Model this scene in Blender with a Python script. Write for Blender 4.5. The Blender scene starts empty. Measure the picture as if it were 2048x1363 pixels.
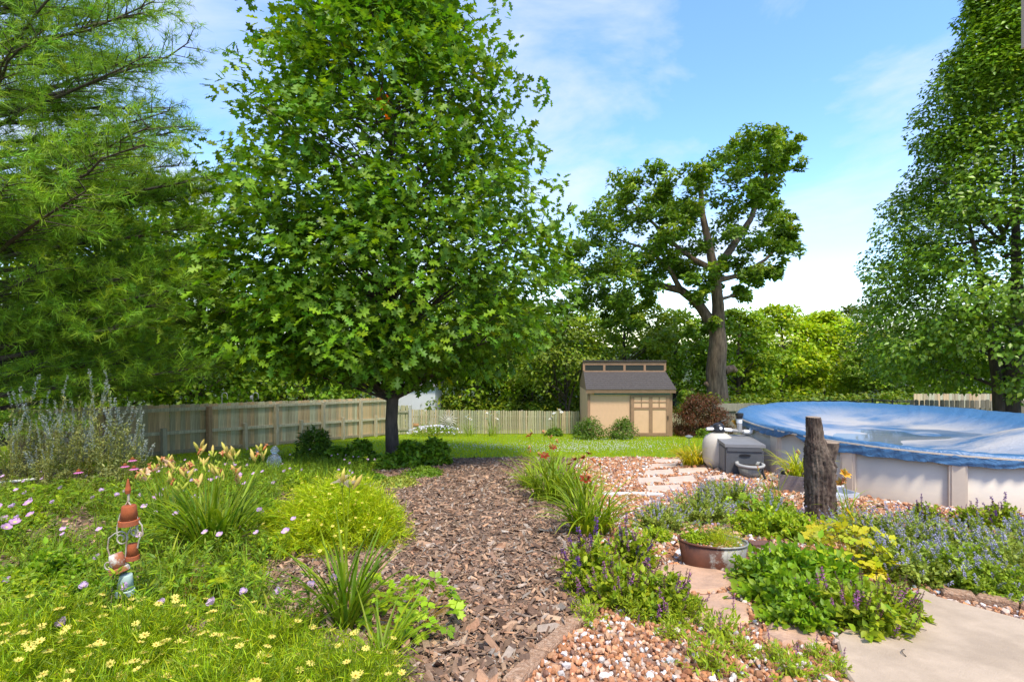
import bpy, math, random
import numpy as np
from mathutils import Matrix, Vector
from mathutils.geometry import delaunay_2d_cdt

# ------------------------------------------------------------------ camera, sky, sun, exposure
SC = bpy.context.scene
CAMZ = 1.6
cam_d = bpy.data.cameras.new('camera'); cam = bpy.data.objects.new('camera', cam_d)
SC.collection.objects.link(cam)
cam.location = (0, 0, CAMZ); cam.rotation_euler = (math.radians(90), 0, 0)
cam_d.lens = 18.0; cam_d.sensor_width = 36.0; cam_d.clip_start = 0.05; cam_d.clip_end = 2000
SC.camera = cam

SUN_DIR = Vector((0.16, -0.45, 0.88)).normalized()      # towards the sun
sun_el = math.asin(SUN_DIR.z); sun_az = math.atan2(SUN_DIR.x, SUN_DIR.y)
world = bpy.data.worlds.new('World'); SC.world = world; world.use_nodes = True
wn = world.node_tree.nodes; wl = world.node_tree.links; wn.clear()
w_out = wn.new('ShaderNodeOutputWorld')
sky = wn.new('ShaderNodeTexSky'); sky.sky_type = 'NISHITA'; sky.sun_disc = False
sky.sun_elevation = sun_el; sky.sun_rotation = sun_az
sky.air_density = 1.0; sky.dust_density = 0.4; sky.ozone_density = 3.0
bg_sky = wn.new('ShaderNodeBackground'); bg_sky.inputs[1].default_value = 0.145
whs = wn.new('ShaderNodeHueSaturation'); whs.inputs['Saturation'].default_value = 1.25; whs.inputs['Hue'].default_value = 0.510; whs.inputs['Value'].default_value = 1.0
wl.new(sky.outputs[0], whs.inputs['Color']); wl.new(whs.outputs[0], bg_sky.inputs[0])
bg_cl = wn.new('ShaderNodeBackground'); bg_cl.inputs[0].default_value = (0.84, 0.90, 1.0, 1); bg_cl.inputs[1].default_value = 0.36
wtc = wn.new('ShaderNodeTexCoord')
wmp = wn.new('ShaderNodeMapping'); wmp.inputs['Rotation'].default_value = (0.25, 0.55, 0.3); wmp.inputs['Scale'].default_value = (1.0, 1.0, 2.2)
wno = wn.new('ShaderNodeTexNoise'); wno.inputs['Scale'].default_value = 2.1; wno.inputs['Detail'].default_value = 9; wno.inputs['Roughness'].default_value = 0.58; wno.inputs['Distortion'].default_value = 0.5
wcr = wn.new('ShaderNodeValToRGB'); wcr.color_ramp.elements[0].position = 0.40; wcr.color_ramp.elements[1].position = 0.62
wcr.color_ramp.elements[0].color = (0.10, 0.10, 0.10, 1); wcr.color_ramp.elements[1].color = (0.86, 0.86, 0.86, 1)
wmx = wn.new('ShaderNodeMixShader')
wl.new(wtc.outputs['Generated'], wmp.inputs[0]); wl.new(wmp.outputs[0], wno.inputs['Vector'])
wl.new(wno.outputs[0], wcr.inputs[0]); wl.new(wcr.outputs[0], wmx.inputs[0])
wl.new(bg_sky.outputs[0], wmx.inputs[1]); wl.new(bg_cl.outputs[0], wmx.inputs[2]); wl.new(wmx.outputs[0], w_out.inputs[0])

sun_d = bpy.data.lights.new('sun', 'SUN'); sun_d.energy = 1.75; sun_d.angle = math.radians(11.0); sun_d.color = (1.0, 0.92, 0.78)
sun = bpy.data.objects.new('sun', sun_d); SC.collection.objects.link(sun)
sun.rotation_euler = SUN_DIR.to_track_quat('Z', 'Y').to_euler()

SC.view_settings.view_transform = 'Standard'; SC.view_settings.look = 'None'
SC.view_settings.exposure = 1.66; SC.view_settings.gamma = 1.0; SC.view_settings.use_curve_mapping = False
SC.cycles.max_bounces = 8; SC.cycles.transparent_max_bounces = 8

# ------------------------------------------------------------------ helpers
RNG = np.random.default_rng(7)
COL = SC.collection
F = 1024.0
POOL_C = (8.03, 10.16); POOL_R = 3.18; POOL_BASE = -2.48 + CAMZ; POOL_RIM = -1.62 + CAMZ

def sstep(a, b, x):
    t = np.clip((x - a) / (b - a), 0, 1); return t * t * (3 - 2 * t)
def G(x, y):
    x = np.asarray(x, float); y = np.asarray(y, float)
    ye = np.where(y > 24, 24 + (1 - np.exp(-np.maximum(y - 24, 0) / 8)) * 8, y)
    ye = np.where(ye < 0, ye * 0.3, ye)
    z = CAMZ - 1.248 - 0.1296 * ye
    d = np.hypot(x - POOL_C[0], y - POOL_C[1])
    w = 1 - sstep(POOL_R + 0.15, POOL_R + 1.7, d)
    return z * (1 - w) + POOL_BASE * w
_YS = np.arange(0.8, 60, 0.01)
def P(px, py, lift=0.0):
    """ground point seen at photograph pixel px,py"""
    zz = CAMZ - (py - 681.5) / F * _YS; xx = (px - 1024) / F * _YS
    hit = np.nonzero(zz <= G(xx, _YS) + lift)[0]
    Y = _YS[hit[0]] if len(hit) else 60.0
    X = (px - 1024) / F * Y
    return np.array([X, Y, float(G(X, Y))])
def Q(px, py, Y):
    return np.array([(px - 1024) / F * Y, Y, CAMZ - (py - 681.5) / F * Y])
def gp(x, y, dz=0.0): return np.array([x, y, float(G(x, y)) + dz])

class MB:
    def __init__(s): s.V = []; s.Fc = []; s.C = []; s.M = []; s.n = 0
    def add(s, v, f, c=(1, 1, 1), m=0):
        v = np.asarray(v, float).reshape(-1, 3); f = np.asarray(f, int)
        s.V.append(v); s.Fc.append(f + s.n)
        c = np.asarray(c, float)
        s.C.append(np.broadcast_to(c, (len(v), 3)) if c.ndim == 1 else c)
        s.M.append(np.full(len(f), m, int)); s.n += len(v)
        return s
    def scatter(s, pv, pf, pos, R, sc, col, m=0):
        pv = np.asarray(pv, float); pf = np.asarray(pf, int); n = len(pos); k = len(pv)
        sc = np.asarray(sc, float)
        if sc.ndim == 0: sc = np.full(n, float(sc))
        if sc.ndim == 1: sc = sc[:, None].repeat(3, 1)
        v = np.einsum('nij,nkj->nki', R, pv[None] * sc[:, None, :]) + np.asarray(pos)[:, None, :]
        f = pf[None] + (np.arange(n) * k)[:, None, None]
        col = np.asarray(col, float)
        if col.ndim == 1: col = np.broadcast_to(col, (n, 3))
        s.add(v.reshape(-1, 3), f.reshape(-1, pf.shape[1]), np.repeat(col, k, 0), m)
        return s
    def box(s, x0, x1, y0, y1, z0, z1, c=(1, 1, 1), m=0):
        v = [(x0, y0, z0), (x1, y0, z0), (x1, y1, z0), (x0, y1, z0), (x0, y0, z1), (x1, y0, z1), (x1, y1, z1), (x0, y1, z1)]
        f = [(0, 3, 2, 1), (4, 5, 6, 7), (0, 1, 5, 4), (1, 2, 6, 5), (2, 3, 7, 6), (3, 0, 4, 7)]
        return s.add(v, f, c, m)
    def tube(s, pts, rad, sides=7, c=(1, 1, 1), m=0, cap=True, wob=0.0, rng=None):
        pts = np.asarray(pts, float); n = len(pts)
        rad = np.broadcast_to(np.asarray(rad, float), (n,))
        t = np.gradient(pts, axis=0); t /= np.linalg.norm(t, axis=1)[:, None] + 1e-9
        u = np.cross(t[0], (0, 0, 1.0) if abs(t[0][2]) < .9 else (1.0, 0, 0)); u /= np.linalg.norm(u)
        a = np.linspace(0, 2 * np.pi, sides, endpoint=False); V = []
        for i in range(n):
            u = u - t[i] * u.dot(t[i]); u /= np.linalg.norm(u) + 1e-9
            w = np.cross(t[i], u)
            r = rad[i] * (1 + (wob * rng.uniform(-1, 1, sides) if wob else 0))
            V.append(pts[i] + np.outer(np.cos(a) * r, u) + np.outer(np.sin(a) * r, w))
        V = np.concatenate(V); i0 = np.arange(sides); i1 = (i0 + 1) % sides; Fq = []
        for i in range(n - 1):
            Fq.append(np.stack([i * sides + i0, i * sides + i1, (i + 1) * sides + i1, (i + 1) * sides + i0], 1))
        s.add(V, np.concatenate(Fq), c, m)
        if cap:
            for e, o in ((0, 0), (n - 1, (n - 1) * sides)):
                vv = np.concatenate([V[o:o + sides], pts[e:e + 1]])
                ff = np.stack([i1, i0, np.full(sides, sides)], 1) if e == 0 else np.stack([i0, i1, np.full(sides, sides)], 1)
                s.add(vv, ff, c, m)
        return s
    def lathe(s, prof, seg=24, c=(1, 1, 1), m=0, sx=1.0, sy=1.0, off=(0, 0, 0)):
        a = np.linspace(0, 2 * np.pi, seg, endpoint=False)
        V = np.concatenate([np.stack([np.cos(a) * r * sx + off[0], np.sin(a) * r * sy + off[1], np.full(seg, z) + off[2]], 1) for r, z in prof])
        i0 = np.arange(seg); i1 = (i0 + 1) % seg
        Fq = np.concatenate([np.stack([i * seg + i0, i * seg + i1, (i + 1) * seg + i1, (i + 1) * seg + i0], 1) for i in range(len(prof) - 1)])
        return s.add(V, Fq, c, m)
    def mesh(s, name, mats, smooth=False):
        me = bpy.data.meshes.new(name)
        V = np.concatenate(s.V); C = np.concatenate(s.C)
        me.vertices.add(len(V)); me.vertices.foreach_set('co', V.astype(np.float32).ravel())
        nl = sum(f.size for f in s.Fc); nf = sum(len(f) for f in s.Fc)
        me.loops.add(nl); me.polygons.add(nf)
        me.loops.foreach_set('vertex_index', np.concatenate([f.ravel() for f in s.Fc]).astype(np.int32))
        tot = np.concatenate([np.full(len(f), f.shape[1]) for f in s.Fc])
        me.polygons.foreach_set('loop_start', np.concatenate([[0], np.cumsum(tot)[:-1]]).astype(np.int32))
        me.polygons.foreach_set('material_index', np.concatenate(s.M).astype(np.int32))
        m0 = mats[0] if isinstance(mats, (list, tuple)) else mats
        soft = smooth or m0.name in ('leaf', 'glossy_leaf', 'needle', 'petal', 'grass_blade', 'bark', 'grey_bark', 'log_bark')
        me.polygons.foreach_set('use_smooth', np.full(nf, soft, bool))
        a = me.color_attributes.new('Col', 'FLOAT_COLOR', 'POINT')
        a.data.foreach_set('color', np.concatenate([C, np.ones((len(C), 1))], 1).astype(np.float32).ravel())
        for m in (mats if isinstance(mats, (list, tuple)) else [mats]): me.materials.append(m)
        me.update(calc_edges=True)
        return me

def orient(d, n):
    d = d / (np.linalg.norm(d, axis=1)[:, None] + 1e-9)
    x = np.cross(d, n); x /= np.linalg.norm(x, axis=1)[:, None] + 1e-9
    return np.stack([x, d, np.cross(x, d)], -1)
def rand_dirs(rng, n):
    v = rng.normal(size=(n, 3)); return v / np.linalg.norm(v, axis=1)[:, None]
def rand_rot(rng, n): return orient(rand_dirs(rng, n), rand_dirs(rng, n))
def rotz(a):
    a = np.asarray(a, float); c, s_, o, i = np.cos(a), np.sin(a), np.zeros_like(a), np.ones_like(a)
    return np.stack([np.stack([c, -s_, o], -1), np.stack([s_, c, o], -1), np.stack([o, o, i], -1)], -2)
def vary(rng, base, n, lo=.7, hi=1.3, hue=.12):
    b = np.asarray(base, float)
    if b.ndim == 2: b = b[rng.integers(0, len(b), n)]
    k = rng.uniform(lo, hi, (n, 1)); h = rng.normal(0, hue, (n, 1))
    c = b * k * np.concatenate([1 + h, np.ones((n, 1)), 1 - .6 * h], 1)
    return np.clip(c, .002, .95)

def thing(name, label, cat, loc=(0, 0, 0), rz=0.0, sc=1.0, group=None):
    o = bpy.data.objects.new(name, None); COL.objects.link(o)
    o.empty_display_size = 0.1
    o.location = loc; o.rotation_euler = (0, 0, rz); o.scale = (sc, sc, sc)
    o['label'] = label; o['category'] = cat
    if group: o['group'] = group
    return o
def part(name, me, parent, loc=(0, 0, 0), rz=0.0, M=None, label=None):
    o = bpy.data.objects.new(name, me); COL.objects.link(o); o.parent = parent
    if M is not None: o.matrix_basis = M
    else: o.location = loc; o.rotation_euler = (0, 0, rz)
    if label: o['label'] = label
    return o
def solo(name, me, label=None, cat=None, loc=(0, 0, 0), rz=0.0, kind=None, group=None):
    o = bpy.data.objects.new(name, me); COL.objects.link(o); o.location = loc; o.rotation_euler = (0, 0, rz)
    if label: o['label'] = label
    if cat: o['category'] = cat
    if kind: o['kind'] = kind
    if group: o['group'] = group
    return o
def M4(R, t, s=1.0):
    m = Matrix.Identity(4)
    for i in range(3):
        for j in range(3): m[i][j] = float(R[i][j]) * s
        m[i][3] = float(t[i])
    return m

# ------------------------------------------------------------------ materials
def nodes(name):
    m = bpy.data.materials.new(name); m.use_nodes = True
    nt = m.node_tree; nt.nodes.clear()
    out = nt.nodes.new('ShaderNodeOutputMaterial'); bs = nt.nodes.new('ShaderNodeBsdfPrincipled')
    nt.links.new(bs.outputs[0], out.inputs[0])
    return m, nt, out, bs
def mat(name, col=(1, 1, 1), rough=.7, attr=False, nscale=6.0, namt=.25, bump=0.0, bscale=40.0, metal=0.0, spec=.4, stretch=(1, 1, 1), col2=None, c2pos=(.45, .65), c2scale=3.0, coat=0.0):
    """procedural material: base colour (or per-piece colour attribute) varied by noise, optional second colour in blotches, optional bump"""
    m, nt, out, bs = nodes(name); N = nt.nodes; L = nt.links
    tc = N.new('ShaderNodeTexCoord'); mp = N.new('ShaderNodeMapping'); mp.inputs['Scale'].default_value = stretch
    L.new(tc.outputs['Object'], mp.inputs[0])
    no = N.new('ShaderNodeTexNoise'); no.inputs['Scale'].default_value = nscale; no.inputs['Detail'].default_value = 6; no.inputs['Roughness'].default_value = .65
    L.new(mp.outputs[0], no.inputs['Vector'])
    if attr:
        at = N.new('ShaderNodeAttribute'); at.attribute_name = 'Col'; src = at.outputs['Color']
    else:
        rgb = N.new('ShaderNodeRGB'); rgb.outputs[0].default_value = (*col, 1); src = rgb.outputs[0]
    if col2 is not None:
        n2 = N.new('ShaderNodeTexNoise'); n2.inputs['Scale'].default_value = c2scale; n2.inputs['Detail'].default_value = 8; n2.inputs['Roughness'].default_value = .7
        L.new(mp.outputs[0], n2.inputs['Vector'])
        r2 = N.new('ShaderNodeMapRange'); r2.inputs[1].default_value = c2pos[0]; r2.inputs[2].default_value = c2pos[1]
        L.new(n2.outputs[0], r2.inputs[0])
        mx = N.new('ShaderNodeMix'); mx.data_type = 'RGBA'
        L.new(r2.outputs[0], mx.inputs[0]); L.new(src, mx.inputs[6]); mx.inputs[7].default_value = (*col2, 1)
        src = mx.outputs[2]
    mr = N.new('ShaderNodeMapRange'); mr.inputs[1].default_value = .25; mr.inputs[2].default_value = .75
    mr.inputs[3].default_value = 1 - namt; mr.inputs[4].default_value = 1 + namt
    L.new(no.outputs[0], mr.inputs[0])
    vm = N.new('ShaderNodeVectorMath'); vm.operation = 'SCALE'
    L.new(src, vm.inputs[0]); L.new(mr.outputs[0], vm.inputs['Scale'])
    L.new(vm.outputs[0], bs.inputs['Base Color'])
    bs.inputs['Roughness'].default_value = rough; bs.inputs['Metallic'].default_value = metal
    bs.inputs['Specular IOR Level'].default_value = spec; bs.inputs['Coat Weight'].default_value = coat
    if bump:
        nb = N.new('ShaderNodeTexNoise'); nb.inputs['Scale'].default_value = bscale; nb.inputs['Detail'].default_value = 5
        L.new(mp.outputs[0], nb.inputs['Vector'])
        bp = N.new('ShaderNodeBump'); bp.inputs['Strength'].default_value = bump; bp.inputs['Distance'].default_value = .02
        L.new(nb.outputs[0], bp.inputs['Height']); L.new(bp.outputs[0], bs.inputs['Normal'])
    return m
def leafmat(name, rough=.5, trans=.35, spec=.35, tboost=(1.25, 1.25, .7), tint=(2.45, 1.8, .5)):
    m, nt, out, bs = nodes(name); N = nt.nodes; L = nt.links
    a0 = N.new('ShaderNodeAttribute'); a0.attribute_name = 'Col'; at = N.new('ShaderNodeVectorMath'); at.operation = 'MULTIPLY'; at.inputs[1].default_value = tint
    L.new(a0.outputs['Color'], at.inputs[0]); L.new(at.outputs[0], bs.inputs['Base Color']); bs.inputs['Roughness'].default_value = rough; bs.inputs['Specular IOR Level'].default_value = spec
    tr = N.new('ShaderNodeBsdfTranslucent'); vm = N.new('ShaderNodeVectorMath'); vm.operation = 'MULTIPLY'; vm.inputs[1].default_value = tboost
    L.new(at.outputs[0], vm.inputs[0]); L.new(vm.outputs[0], tr.inputs[0])
    mx = N.new('ShaderNodeMixShader'); mx.inputs[0].default_value = trans
    L.new(bs.outputs[0], mx.inputs[1]); L.new(tr.outputs[0], mx.inputs[2]); L.new(mx.outputs[0], out.inputs[0])
    return m
M_LEAF = leafmat('leaf'); M_GLOSS = leafmat('glossy_leaf', .38, .3, .4); M_NEEDLE = leafmat('needle', .55, .3)
M_PETAL = leafmat('petal', .6, .35, .2, (1, 1, 1), (1, 1, 1))
M_GRASS = leafmat('grass_blade', .5, .4, tint=(2.4, 1.7, .3))
M_BARK = mat('bark', (.10, .075, .055), .9, nscale=9, namt=.5, bump=1.0, bscale=22, stretch=(1, 1, .25), col2=(.055, .045, .035), c2scale=5)
M_BARKG = mat('grey_bark', (.26, .18, .115), .9, nscale=9, namt=.6, bump=1.0, bscale=12, stretch=(1, 1, .18), col2=(.12, .08, .052), c2scale=6, c2pos=(.42, .6))
M_CHIP = mat('bark_chip', attr=True, rough=.85, nscale=25, namt=.3, bump=.4, bscale=60)
M_STONE = mat('gravel_stone', attr=True, rough=.75, nscale=18, namt=.25, bump=.3, bscale=50)
M_FENCE = mat('weathered_board', attr=True, rough=.9, nscale=5, namt=.35, bump=.5, bscale=18, stretch=(6, 6, .5))
M_SOIL = mat('forest_floor', (.05, .06, .02), .95, nscale=2, namt=.4, bump=.6, bscale=8, col2=(.035, .085, .012), c2scale=.7)

# ------------------------------------------------------------------ ground and surfacing
def pip(pts, poly):
    x, y = pts[:, 0], pts[:, 1]; ins = np.zeros(len(pts), bool); n = len(poly)
    for i in range(n):
        x1, y1 = poly[i]; x2, y2 = poly[(i + 1) % n]
        c = ((y1 > y) != (y2 > y)) & (x < (x2 - x1) * (y - y1) / (y2 - y1 + 1e-12) + x1)
        ins ^= c
    return ins
def densify(poly, step):
    out = []
    for i in range(len(poly)):
        a = np.array(poly[i]); b = np.array(poly[(i + 1) % len(poly)]); k = max(1, int(np.linalg.norm(b - a) / step))
        for j in range(k): out.append(tuple(a + (b - a) * j / k))
    return out
def sheet(name, poly, off, material, grid=.35):
    b = densify(poly, grid); A = np.array(b)
    gx, gy = np.meshgrid(np.arange(A[:, 0].min(), A[:, 0].max(), grid), np.arange(A[:, 1].min(), A[:, 1].max(), grid))
    g = np.stack([gx.ravel(), gy.ravel()], 1); g = g[pip(g, b)]
    pts = [Vector(p) for p in b] + [Vector(p) for p in g]
    ed = [(i, (i + 1) % len(b)) for i in range(len(b))]
    v, e, f, *_ = delaunay_2d_cdt(pts, ed, [], 1, 1e-5)
    v = np.array([(p.x, p.y) for p in v]); z = G(v[:, 0], v[:, 1]) + off
    mb = MB().add(np.column_stack([v, z]), np.array([q if len(q) == 3 else q[:3] for q in f]))
    me = mb.mesh(name, material, True); o = solo(name, me, kind='structure')
    if me.polygons[0].normal.z < 0: me.flip_normals()
    return o
def samp(rng, poly, n, wfun=None):
    A = np.array(poly); out = []; k = 0
    while k < n:
        p = rng.uniform(A.min(0), A.max(0), (n * 3, 2)); p = p[pip(p, poly)]
        if wfun is not None: p = p[rng.random(len(p)) < wfun(p)]
        out.append(p); k += len(p)
    return np.concatenate(out)[:n]
def inview(p, mx=1.12, my=1.15):
    x, y = p[:, 0], p[:, 1]; z = G(x, y) - CAMZ
    return (y > .6) & (np.abs(x) < mx * y + .2) & (-z / np.maximum(y, .1) < .6655 * my)
def px2(l): return [tuple(P(a, b)[:2]) for a, b in l]

xs = np.concatenate([np.linspace(-260, -16, 18), np.arange(-15, 17.1, .3), np.linspace(18, 260, 18)])
ys = np.concatenate([np.linspace(-40, -2, 6), np.arange(-1, 26, .3), np.linspace(26.5, 60, 24), np.linspace(70, 420, 16)])
gx, gy = np.meshgrid(xs, ys); nx, ny = len(xs), len(ys)
idx = np.arange(nx * ny).reshape(ny, nx)
mb = MB().add(np.stack([gx.ravel(), gy.ravel(), G(gx, gy).ravel() - .05], 1),
              np.stack([idx[:-1, :-1].ravel(), idx[:-1, 1:].ravel(), idx[1:, 1:].ravel(), idx[1:, :-1].ravel()], 1))
solo('ground', mb.mesh('ground', M_SOIL, True), kind='structure')

LAWN_EDGE = px2([(250, 938), (400, 925), (560, 917), (680, 912), (800, 920), (905, 917), (1035, 914), (1100, 914), (1165, 917), (1290, 915), (1400, 908), (1440, 897), (1480, 892)])
LAWN = LAWN_EDGE + [(4.3, 13.6), (8, 14.6), (12, 14.6), (22, 15.5), (24, 27.5), (-7, 27.5), (-16, 27), (-16, 10.2)]
RB = px2([(1165, 917), (1150, 940), (1150, 985), (1180, 1040), (1200, 1120), (1185, 1225), (1110, 1300), (1050, 1355)])
MULCH = [(-14, 10.2)] + LAWN_EDGE[:9] + RB[1:] + [(-.08, 1.0), (-5, 1.0), (-14, 6)]
GRAVEL = RB + [(-.06, 1.0), (14, 1.0), (15, 8), (12, 14.58), (8, 14.58), (4.3, 13.58)] + LAWN_EDGE[::-1][:4][0:4]
M_LAWN = mat('lawn_turf', (.15, .25, .012), .9, nscale=30, namt=.35, col2=(.20, .29, .02), c2scale=.6)
M_MULCH = mat('mulch_bed', (.14, .085, .053), .95, nscale=60, namt=.6, bump=1.0, bscale=70, col2=(.21, .14, .095), c2scale=40)
M_GBED = mat('gravel_bed', (.24, .12, .07), .95, nscale=30, namt=.5, bump=1.0, bscale=26, col2=(.42, .30, .22), c2scale=16)
sheet('lawn', LAWN, .004, M_LAWN, .5)
sheet('mulch_path', MULCH, .008, M_MULCH, .4)
sheet('gravel_bed', GRAVEL, .012, M_GBED, .3)

pa = [P(1690, 1363)[:2], P(1672, 1290)[:2], P(1760, 1215)[:2], P(1840, 1190)[:2], P(1872, 1207)[:2], P(2048, 1255)[:2]]
PATIO = [tuple(p) for p in pa] + [(3.6, 2.7), (4.6, 1.0), (1.15, 1.0)]
STEPS = [
    ([(1290, 1140), (1350, 1133), (1420, 1140), (1474, 1160), (1462, 1182), (1420, 1192), (1330, 1190), (1285, 1165)], 'tan sandstone stepping stone just in front of the rusty tub'),
    ([(1395, 1198), (1455, 1192), (1498, 1220), (1503, 1246), (1470, 1262), (1400, 1262), (1372, 1235)], 'tan sandstone stepping stone, middle of the three between salvia and green mound'),
    ([(1540, 1252), (1600, 1244), (1650, 1262), (1640, 1296), (1560, 1298), (1522, 1280)], 'tan sandstone stepping stone next to the patio corner')]
FAR_STEPS = [
    ([(1272, 958), (1322, 955), (1328, 968), (1278, 972)], 'small pale flagstone at the left of the far stone path'),
    ([(1290, 974), (1360, 971), (1370, 984), (1296, 987)], 'pale flagstone of the far path nearest the catmint'),
    ([(1332, 957), (1385, 952), (1396, 966), (1340, 970)], 'pale flagstone of the far path beside the small left one'),
    ([(1290, 943), (1345, 940), (1350, 951), (1286, 954)], 'pale flagstone in the fourth row of the far path, left side'),
    ([(1355, 938), (1412, 936), (1420, 947), (1358, 950)], 'pale flagstone in the fourth row of the far path, right side'),
    ([(1302, 929), (1352, 927), (1354, 936), (1300, 939)], 'thin pale flagstone between the lawn edge and fourth row'),
    ([(1362, 926), (1402, 924), (1408, 933), (1360, 935)], 'thin pale flagstone beside the yellowish grass clump'),
    ([(1312, 918), (1372, 916), (1376, 924), (1308, 926)], 'pale flagstone touching the lawn edge'),
    ([(1412, 954), (1452, 950), (1462, 962), (1414, 966)], 'pale flagstone near the dark deck box')]
CLEAR = [PATIO] + [px2(q) for q, _ in STEPS + FAR_STEPS]
def clear(p):
    k = np.ones(len(p), bool)
    for c in CLEAR: k &= ~pip(p, c)
    return p[k]

# bark chips
def chip_protos(rng, n):
    out = []
    for _ in range(n):
        t = rng.uniform(.03, .08)
        v = np.array([(-.22, -.5, -t), (.22, -.5, -t), (.2, .5, -t), (-.2, .5, -t), (-.22, -.5, t), (.22, -.5, t), (.2, .5, t), (-.2, .5, t)]) + rng.uniform(-.13, .13, (8, 3)) * (1, 1.2, .3)
        v[:, 2] += rng.uniform(-.3, .3) * v[:, 1] ** 2 * 2
        out.append(v)
    return out
BOXF = [(0, 3, 2, 1), (4, 5, 6, 7), (0, 1, 5, 4), (1, 2, 6, 5), (2, 3, 7, 6), (3, 0, 4, 7)]
rng = np.random.default_rng(11)
pts = samp(rng, MULCH, 44000, lambda p: np.clip(2.6 / np.maximum(p[:, 1], 1.0), 0, 1) ** 1.35 * np.where(p[:, 0] < -1.2 - .22 * p[:, 1], .3, 1) * (p[:, 1] > 1.9) * (np.abs(p[:, 0]) < 1.1 * p[:, 1]))
pts = pts[inview(pts)]
mb = MB(); ci = rng.integers(0, 8, len(pts)); protos = chip_protos(rng, 8)
pal = np.array([(.22, .13, .076), (.31, .185, .11), (.14, .086, .056), (.41, .26, .155), (.32, .25, .19), (.245, .145, .088), (.18, .115, .077)])
for i in range(8):
    p = pts[ci == i]; n = len(p)
    d = np.column_stack([rng.normal(size=(n, 2)), rng.normal(0, .34, n)]); nn = np.column_stack([rng.normal(0, .42, (n, 2)), np.ones(n)])
    s = rng.gamma(3.0, .0060, n) + .008
    s *= 1 + .15 * sstep(3.4, 2.2, p[:, 1]) + .2 * sstep(5, 9, p[:, 1])
    s *= np.where(rng.random(n) < .4, .55, 1)
    pos = np.column_stack([p, G(p[:, 0], p[:, 1]) + .012 + rng.uniform(0, .022, n)])
    mb.scatter(protos[i], BOXF[1:], pos, orient(d, nn), np.column_stack([s * rng.uniform(.7, 1.7, n), s * rng.uniform(1.2, 2.2, n), s]), vary(rng, pal, n, .7, 1.35, .06))
solo('bark_mulch', mb.mesh('bark_mulch', M_CHIP), 'brown shredded bark mulch covering the garden path and bed', 'mulch', kind='stuff')

# gravel
ICO_V = np.array([(0, 0, 1)] + [(math.cos(a) * .894, math.sin(a) * .894, .447) for a in np.arange(5) * 2 * math.pi / 5] + [(math.cos(a) * .894, math.sin(a) * .894, -.447) for a in (np.arange(5) + .5) * 2 * math.pi / 5] + [(0, 0, -1)])
ICO_F = np.array([(0, 1 + i, 1 + (i + 1) % 5) for i in range(5)] + [(1 + i, 6 + i, 1 + (i + 1) % 5) for i in range(5)] + [(1 + (i + 1) % 5, 6 + i, 6 + (i + 1) % 5) for i in range(5)] + [(11, 6 + (i + 1) % 5, 6 + i) for i in range(5)])
pts = samp(rng, GRAVEL, 52000, lambda p: (p[:, 1] > 1.9) * (np.abs(p[:, 0]) < 1.08 * p[:, 1] + .1) * np.clip(2.4 / np.maximum(p[:, 1], 1.0), 0, 1) ** 1.15)
pts = clear(pts[inview(pts)])
pts = pts[np.hypot(pts[:, 0] - POOL_C[0], pts[:, 1] - POOL_C[1]) > POOL_R + .03]
mb = MB(); ci = rng.integers(0, 10, len(pts))
gpal = np.array([(.42, .19, .085), (.52, .27, .14), (.36, .15, .07), (.58, .36, .22), (.64, .60, .56), (.60, .54, .48), (.24, .12, .075), (.46, .20, .08), (.44, .19, .085), (.54, .27, .13), (.40, .18, .08), (.50, .36, .27), (.45, .22, .11)])
for i in range(10):
    p = pts[ci == i]; n = len(p); pv = np.array([(-1, -1, -1), (1, -1, -1), (1, 1, -1), (-1, 1, -1), (-1, -1, 1), (1, -1, 1), (1, 1, 1), (-1, 1, 1)]) * rng.uniform(.5, 1.0, (8, 3)) * (1.0, rng.uniform(.6, .9), rng.uniform(.5, .8))
    s = rng.gamma(6, .0021, n) + .004
    s *= 1 + .35 * sstep(4.5, 9, p[:, 1])
    pos = np.column_stack([p, G(p[:, 0], p[:, 1]) + .012 + s * .35 + rng.uniform(0, .012, n)])
    gc = vary(rng, gpal, n, .75, 1.2, .05); gr = rand_rot(rng, n); nr = p[:, 1] < 4.0
    pn = ICO_V * rng.uniform(.66, 1.2, (12, 1)) * (1.0, rng.uniform(.65, .95), rng.uniform(.5, .8))
    mb.scatter(pn, ICO_F, pos[nr], gr[nr], s[nr] * .92, gc[nr]); mb.scatter(pv, BOXF, pos[~nr], gr[~nr], s[~nr], gc[~nr])
solo('gravel', mb.mesh('gravel', M_STONE), 'orange, tan and white crushed stone gravel', 'gravel', kind='stuff')

# lawn grass and clover
mb = MB(); pts = samp(rng, LAWN, 150000, lambda p: np.clip(12 / np.maximum(p[:, 1], 1), 0, 1)); pts = pts[inview(pts)]
n = len(pts); L = rng.uniform(.035, .085, n); az = rng.uniform(0, 6.283, n); ln = rng.uniform(.0, .9, n)
pos = np.column_stack([pts, G(pts[:, 0], pts[:, 1]) + .003])
d = np.column_stack([np.cos(az) * np.sin(ln), np.sin(az) * np.sin(ln), np.cos(ln)])
mb.scatter([(-.5, 0, 0), (.5, 0, 0), (0, 1, 0)], [(0, 1, 2)], pos, orient(d, np.column_stack([np.cos(az + 1.3), np.sin(az + 1.3), np.zeros(n) + .3])), np.column_stack([rng.uniform(.010, .02, n), L, L]),
           vary(rng, [(.17, .29, .012), (.21, .33, .015), (.14, .26, .012)], n, .75, 1.25, .12))
solo('lawn_grass', mb.mesh('lawn_grass', M_GRASS), 'bright green mown grass', 'grass', kind='stuff')
OCT_V = [(1, 0, 0), (-1, 0, 0), (0, 1, 0), (0, -1, 0), (0, 0, 1), (0, 0, -1)]
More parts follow.
